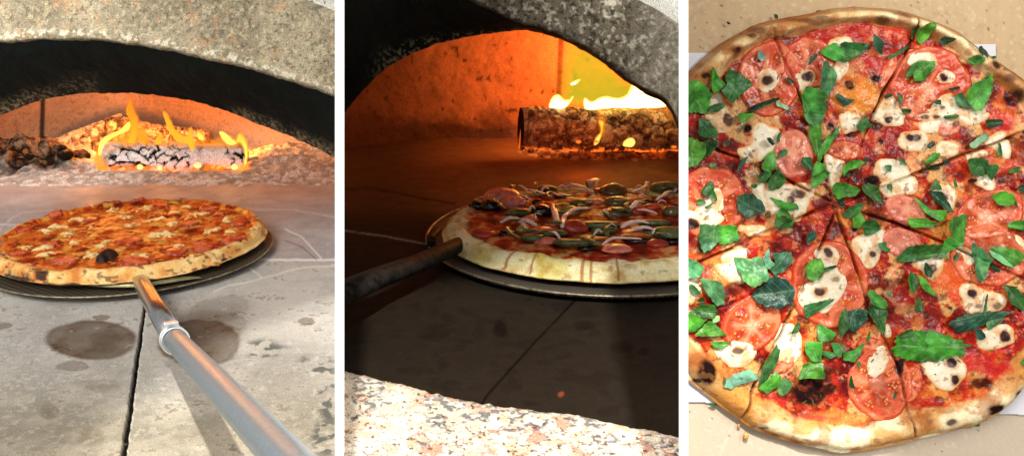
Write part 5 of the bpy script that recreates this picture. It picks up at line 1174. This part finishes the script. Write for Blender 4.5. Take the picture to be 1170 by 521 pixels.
lv(TE, ('t', [(28, 0), (120, 0), (110, 50), (70, 55), (35, 30)]), ('b', [(50, 60), (100, 55), (115, 130), (95, 185), (85, 190), (60, 120)]), ('b', [(90, 200), (110, 140), (190, 60), (185, 90), (140, 165), (95, 225)]), ('m', [(10, 225), (30, 200), (65, 205), (68, 265), (30, 248)]), ('b', [(65, 262), (85, 220), (125, 235), (110, 265), (65, 290)]), ('b', [(62, 300), (85, 275), (148, 265), (140, 290), (85, 342), (65, 325)]), ('b', [(203, 255), (235, 218), (290, 212), (300, 230), (270, 250), (225, 262), (203, 295)]), ('d', [(300, 205), (315, 193), (325, 215), (305, 232)]), ('b', [(172, 320), (215, 320), (288, 350), (265, 375), (180, 390), (165, 355)]), ('m', [(290, 335), (315, 320), (365, 345), (385, 420), (345, 400), (290, 355)]), ('m', [(205, 460), (250, 425), (290, 408), (312, 420), (285, 450), (245, 478)]), ('d', [(170, 385), (215, 395), (225, 435), (195, 420)]), ('b', [(255, 480), (290, 445), (310, 490), (290, 521), (260, 521)]), ('m', [(305, 490), (350, 485), (385, 521), (300, 521)]), ('t', [(448, 200), (480, 210), (500, 240), (470, 235)]), ('t', [(395, 238), (430, 235), (430, 270), (405, 255)]), ('m', [(410, 325), (432, 320), (430, 362), (405, 340)]), ('m', [(270, 60), (300, 20), (320, 10), (325, 35), (350, 50), (300, 85), (275, 75)]), ('d', [(205, 280), (240, 268), (250, 285), (215, 290)]))
lv(TF, ('m', [(145, 12), (215, 5), (215, 22), (150, 28)]), ('d', [(340, 30), (420, 30), (415, 52), (380, 60), (350, 68)]), ('p', [(268, 140), (330, 90), (355, 95), (350, 115), (290, 160), (268, 160)]), ('m', [(390, 185), (400, 135), (412, 135), (420, 195), (405, 200)]), ('b', [(62, 225), (100, 180), (135, 182), (120, 215), (90, 228)]), ('T', [(68, 150), (100, 122), (112, 145), (90, 160), (70, 160)]), ('T', [(155, 205), (188, 210), (165, 238), (155, 230)]), ('d', [(60, 235), (135, 240), (130, 255), (70, 255)]), ('m', [(250, 210), (280, 205), (345, 215), (350, 240), (320, 285), (265, 280)]), ('m', [(335, 240), (390, 235), (385, 265), (365, 308), (340, 280)]), ('m', [(435, 260), (497, 240), (495, 270), (440, 275)]), ('m', [(190, 300), (200, 295), (215, 335), (200, 340)]), ('m', [(82, 350), (115, 292), (128, 350)]), ('d', [(85, 360), (130, 355), (165, 410), (185, 450), (160, 445), (105, 400)]), ('b', [(10, 380), (50, 410), (90, 440), (160, 445), (160, 460), (130, 495), (60, 455)]), ('b', [(365, 375), (410, 355), (450, 375), (460, 410), (430, 425), (390, 415)]), ('m', [(460, 370), (485, 420), (490, 430), (470, 420), (450, 385)]), ('b', [(-20, 480), (60, 480), (110, 500), (110, 521), (0, 521)]), ('b', [(155, 500), (185, 475), (248, 462), (248, 580), (190, 570), (150, 521)]), ('b', [(430, 510), (480, 487), (521, 495), (521, 535), (440, 521)]), ('d', [(478, 335), (521, 325), (521, 360), (495, 360)]), ('d', [(500, 80), (530, 75), (530, 110), (510, 108)]))
lv(TG, ('t', [(70, -10), (150, -12), (160, 60), (130, 95), (90, 112), (70, 60)]), ('b', [(150, -12), (240, -8), (262, 55), (180, 78), (160, 60)]), ('t', [(10, 140), (60, 150), (92, 185), (70, 225), (10, 235)]), ('t', [(235, 140), (290, 145), (350, 135), (380, 200), (370, 240), (300, 268), (275, 245), (250, 180)]), ('p', [(362, 145), (392, 97), (400, 150), (420, 165), (400, 195), (385, 180)]), ('t', [(400, 120), (495, 112), (498, 140), (460, 200), (420, 215), (400, 190), (425, 160)]), ('m', [(370, 240), (400, 215), (395, 250), (375, 262)]), ('T', [(325, 300), (345, 275), (370, 265), (405, 218), (460, 240), (490, 265), (488, 345), (440, 365), (380, 355), (330, 335)]), ('t', [(70, 230), (120, 240), (175, 250), (190, 350), (150, 355), (105, 300)]), ('m', [(24, 260), (50, 262), (80, 300), (60, 312), (30, 285)]), ('m', [(30, 385), (80, 350), (130, 350), (155, 380), (130, 410), (90, 410)]), ('b', [(10, 390), (60, 395), (105, 420), (60, 470), (10, 480)]), ('b', [(50, 490), (120, 420), (160, 455), (200, 490), (130, 495)]), ('p', [(130, 405), (165, 400), (165, 425), (135, 435)]), ('d', [(80, 345), (60, 335), (85, 315), (105, 340)]), ('m', [(490, 485), (521, 425), (521, 480)]))
lv(TH, ('T', [(38, 60), (45, 30), (70, 15), (90, 20), (85, 50), (45, 75)]), ('m', [(300, 0), (385, 0), (350, 30), (310, 35)]), ('b', [(35, 175), (60, 155), (105, 138), (125, 180), (110, 230), (60, 242), (38, 225)]), ('m', [(115, 185), (185, 170), (180, 180), (130, 205)]), ('t', [(365, 75), (405, 62), (405, 90), (430, 95), (430, 108), (390, 108)]), ('m', [(458, 145), (500, 90), (540, 82), (540, 155), (465, 158)]), ('m', [(35, 355), (110, 335), (160, 322), (155, 335), (100, 380), (45, 415), (38, 390)]), ('m', [(190, 400), (225, 365), (230, 450), (195, 505), (185, 440)]), ('T', [(232, 380), (280, 372), (328, 385), (320, 420), (270, 472), (240, 465)]), ('b', [(318, 290), (340, 285), (405, 340), (408, 375), (380, 370), (330, 345)]), ('m', [(330, 355), (370, 365), (410, 380), (390, 490), (365, 460), (330, 400)]), ('b', [(90, 490), (98, 435), (120, 450), (168, 480), (150, 510), (100, 521)]), ('m', [(305, 521), (325, 465), (332, 470), (320, 521)]), ('m', [(503, 230), (521, 195), (540, 250), (521, 300), (505, 260)]), ('m', [(460, 490), (490, 470), (521, 460), (530, 490), (470, 505)]), ('m', [(0, 430), (18, 440), (15, 465), (0, 465)]), ('t', [(400, 295), (415, 290), (435, 315), (410, 312)]))
lv(TI, ('m', [(0, 80), (60, 80), (140, 80), (120, 125), (60, 145), (0, 145)]), ('b', [(120, 115), (160, 50), (210, 45), (240, 75), (180, 105), (135, 130)]), ('p', [(115, 125), (165, 115), (165, 140), (130, 138)]), ('d', [(60, 160), (75, 160), (95, 200), (90, 230), (60, 215)]), ('m', [(0, 210), (20, 210), (30, 250), (10, 300), (0, 290)]), ('b', [(25, 215), (60, 235), (120, 320), (50, 280)]), ('m', [(8, 380), (35, 310), (62, 380)]), ('m', [(185, 130), (215, 110), (215, 130), (190, 160)]), ('t', [(260, 65), (310, 95), (365, 145), (350, 195), (330, 240), (290, 235), (295, 165), (270, 110)]), ('p', [(352, 105), (400, 110), (460, 180), (420, 170), (365, 130)]), ('b', [(350, 88), (420, 90), (510, 110), (515, 150), (460, 180), (420, 130)]), ('d', [(365, 155), (410, 190), (400, 205), (370, 190)]), ('m', [(425, 255), (470, 275), (525, 330), (525, 380), (450, 350), (440, 310)]), ('m', [(320, 400), (345, 298), (350, 310), (335, 405)]), ('T', [(175, 430), (240, 395), (330, 385), (455, 385), (430, 410), (350, 440), (250, 475), (200, 475)]), ('T', [(280, 465), (310, 460), (340, 500), (320, 515), (290, 505)]), ('t', [(340, 430), (430, 410), (390, 445), (350, 470)]), ('T', [(155, 360), (180, 358), (185, 378), (160, 372)]))
lv(TJ, ('b', [(120, 0), (215, 0), (205, 15), (175, 30), (145, 25)]), ('p', [(180, 190), (230, 150), (300, 125), (345, 155), (340, 170), (270, 190), (215, 210), (190, 205)]), ('m', [(172, 155), (182, 150), (185, 185), (175, 185)]), ('m', [(345, 200), (370, 110), (420, 15), (435, 40), (430, 100), (380, 175)]), ('b', [(345, 210), (400, 155), (420, 130), (440, 155), (440, 195), (390, 235), (350, 215)]), ('t', [(430, 210), (455, 160), (488, 180), (480, 215), (455, 245), (432, 230)]))
lv(TK, ('b', [(0, 165), (30, 100), (60, 90), (115, 95), (110, 155), (60, 160)]), ('b', [(35, 0), (105, 0), (105, 90), (60, 85), (35, 40)]), ('m', [(105, 40), (150, 45), (190, 55), (150, 75), (115, 60)]), ('m', [(150, 0), (200, 10), (215, 25), (190, 75), (165, 45)]), ('b', [(205, 45), (260, 40), (310, 0), (290, 50), (255, 90), (215, 85)]), ('m', [(265, 95), (285, 85), (290, 115), (280, 120)]), ('d', [(232, 190), (240, 145), (258, 210), (240, 210)]), ('T', [(435, 260), (445, 220), (458, 225), (450, 255)]))
leaves.append(('b', [(1018, 400), (1022, 385), (1040, 377), (1065, 379), (1085, 384), (1101, 394), (1090, 405), (1070, 411), (1050, 413), (1030, 409)]))
leaves.append(('m', TL([(480, 90), (530, 55), (530, 115), (500, 108)])))
def parea(l): P_ = np.array(l); x, y = P_[:, 0], P_[:, 1]; return abs((x * np.roll(y, -1) - y * np.roll(x, -1)).sum()) / 2
def leafgeo(tone, poly, seed, zfn, lift):
    P_ = np.array(poly, float); out_ = []
    for i in range(len(P_)):                     # densify, round the corners a little, serrate
        a, b = P_[i], P_[(i + 1) % len(P_)]; n = max(2, int(np.hypot(*(b - a)) / 1.3))
        for k in range(n): out_.append(a + (b - a) * k / n)
    Q = np.array(out_)
    for _ in range(3): Q = (np.roll(Q, 1, 0) + 2 * Q + np.roll(Q, -1, 0)) / 4
    c = Q.mean(0); nq = len(Q); t = np.arange(nq)
    Q = c + (Q - c) * (1.05 + .09 * (vn(t * .5, 0 * t, s=seed) - .5) * 2)[:, None]
    d = Q - c; cov = d.T @ d; w_, v_ = np.linalg.eigh(cov); ax = v_[:, 1]; px = np.array([-ax[1], ax[0]])
    la = np.abs(d @ ax).max(); lp = np.abs(d @ px).max()
    r_ = random.Random(seed); off = r_.choice([0, 0, .5, -.5]) * (1 if seed % 3 else 0)
    ks = np.array([.02, .2, .38, .55, .7, .83, .93, 1.0])
    G = c + (Q - c)[None] * ks[:, None, None]
    dd = G - c; s = dd @ ax / la; tt = dd @ px / lp + off
    x, y = U(G[..., 0], G[..., 1])
    amp = min(la, lp * 1.5) * S3
    z = zfn(x, y) * .55 + zfn(*U(*c)) * .45 + lift + amp * (r_.uniform(.12, .34) * tt ** 2 * 1.2 * (1 if r_.random() < .7 else -.6) + r_.uniform(-.2, .3) * s * s + r_.uniform(-.25, .25) * s)
    z = z + amp * .42 * (fbm(x, y, f=105, o=3, s=seed) - .5) * (np.hypot(s, tt) + .3)
    z = np.maximum(z, zfn(x, y) + .0004)
    jit = np.array([r_.uniform(.78, 1.2), r_.uniform(.85, 1.12), r_.uniform(.7, 1.3)])
    col = tones[tone] * jit * np.ones(G.shape[:2] + (1,)); g = fbm(x, y, f=110, o=3, s=seed + 9); col = col * (.35 + 1.3 * g)[..., None] * mix(np.array([1., 1., 1.]), np.array([1.5, 1.15, .7]), ss(.5, .7, fbm(x, y, f=60, o=2, s=seed + 5)) * .6)
    return np.stack([x, y, z], -1), gfaces(*G.shape[:2], wrap=True), col, np.stack([s, tt], -1) * (1.0 if la > 7 else .6)
order = sorted(range(len(leaves)), key=lambda i: -parea(leaves[i][1]))
small = []
for rank, i in enumerate(order):
    tone, poly = leaves[i]
    V, Fq, col, uv = leafgeo(tone, poly, 700 + i, lambda x, y: P3.z(np.asarray(x), np.asarray(y)) + .002, .0015 + .0018 * ((i * 7) % 5) / 4)
    k = clip3(V, P3.root.matrix_world).reshape(-1); Fq = Fq[k[Fq].all(1)]
    if not len(Fq): continue
    if rank < 100:
        o = mesh('basil_leaf', V, Fq, M_leaf, P3.root, col, uv=uv.reshape(-1, 2)); m = o.modifiers.new('thick', 'SOLIDIFY'); m.thickness = .00035; m.offset = 0
    else: small.append((V.reshape(-1, 3), Fq, col.reshape(-1, 3), uv.reshape(-1, 2)))
rr = random.Random(77); tiny = []
for i in range(260):                                        # the finest chopped flecks and dried herbs
    a = rr.uniform(0, 6.283); q = math.sqrt(rr.random()) * .86; u = 978 + 245 * q * math.cos(a); v = 262 + 240 * q * math.sin(a)
    if not 790 < u < 1175: continue
    l = rr.uniform(1.0, 4.6); wd = rr.uniform(.5, 1.3); t = rr.uniform(0, 3.14)
    poly = [(u + l * math.cos(t), v + l * math.sin(t)), (u - wd * math.sin(t), v + wd * math.cos(t)), (u - l * math.cos(t), v - l * math.sin(t)), (u + wd * math.sin(t), v - wd * math.cos(t))]
    V, Fq, col, uv = leafgeo(rr.choice('dmm'), poly, 900 + i, lambda x, y: P3.z(np.asarray(x), np.asarray(y)) + .003, .0008)
    small.append((V.reshape(-1, 3), Fq, col.reshape(-1, 3), uv.reshape(-1, 2)))
if small:
    off = 0; Vs = []; Fs = []; Cs = []; Us = []
    for V, Fq, c_, u_ in small: Vs.append(V); Fs.append(Fq + off); Cs.append(c_); Us.append(u_); off += len(V)
    o = mesh('chopped_basil', np.concatenate(Vs), np.concatenate(Fs), M_leaf, P3.root, np.concatenate(Cs), uv=np.concatenate(Us)); o['kind'] = 'stuff'
# --- scraps lying on the cardboard
flat = lambda x, y: zc + .0012 + 0 * np.asarray(x, float)
for i, (tone, l, lb) in enumerate([('d', TA([(213, 85), (235, 95), (232, 105), (215, 95)]), 'tiny dark basil scrap on the cardboard at the upper left, beyond the crust'), ('d', TA([(433, 50), (455, 60), (452, 80), (435, 70)]), 'small dark basil scrap on the cardboard just above the notch in the crust'), ('m', TB([(105, 40), (188, 40), (188, 54), (105, 54)]), 'long flat basil shred on the cardboard touching the top crust'), ('m', TJ([(128, 297), (170, 295), (172, 305), (150, 312)]), 'basil shred on the cardboard at the lower left, beside the paper edge'), ('b', TL([(295, 375), (340, 362), (345, 395), (315, 397)]), 'bright green basil scrap on the cardboard under the lower right crust')]):
    V, Fq, col, uv = leafgeo(tone, l, 1200 + i, flat, .0008); o = mesh('basil_scrap', V, Fq, M_leaf, None, col, uv=uv.reshape(-1, 2)); o.matrix_world = Mz3
    m = o.modifiers.new('thick', 'SOLIDIFY'); m.thickness = .0004; tag(o, lb, 'basil scrap')
crumbmat = simple('crumb', rgb(206, 150, 84), .7, var=.3, vs=400)
for i, (u, v, r, lb) in enumerate([(856, 502, 3.0, 'largest golden crust crumb on the cardboard below the lower left cut'), (848, 490, 1.8, 'small golden crumb between the crust and the largest crumb'), (852, 484, 1.3, 'tiny golden crumb right under the lower left cut in the crust'), (976, 513.5, 1.6, 'dark crumb touching the bottom edge of the crust')]):
    x, y = U(u, v); n = 12; th = np.linspace(0, math.pi, n)[:, None]; ph = np.linspace(0, 2 * math.pi, 14, endpoint=False)[None, :]
    d = np.stack([np.sin(th) * np.cos(ph), np.sin(th) * np.sin(ph) * 1.6, np.cos(th) + 0 * ph], -1); q = .6 + .8 * fbm(d[..., 0] + i, d[..., 1], d[..., 2], f=1.8, o=2, s=i)
    o = mesh('crumb', d * q[..., None] * r * S3, gfaces(n, 14, wrap=True), crumbmat); o.matrix_world = Mz3 @ Matrix.Translation((float(x), float(y), zc + r * S3 * .6)); tag(o, lb, 'crumb')
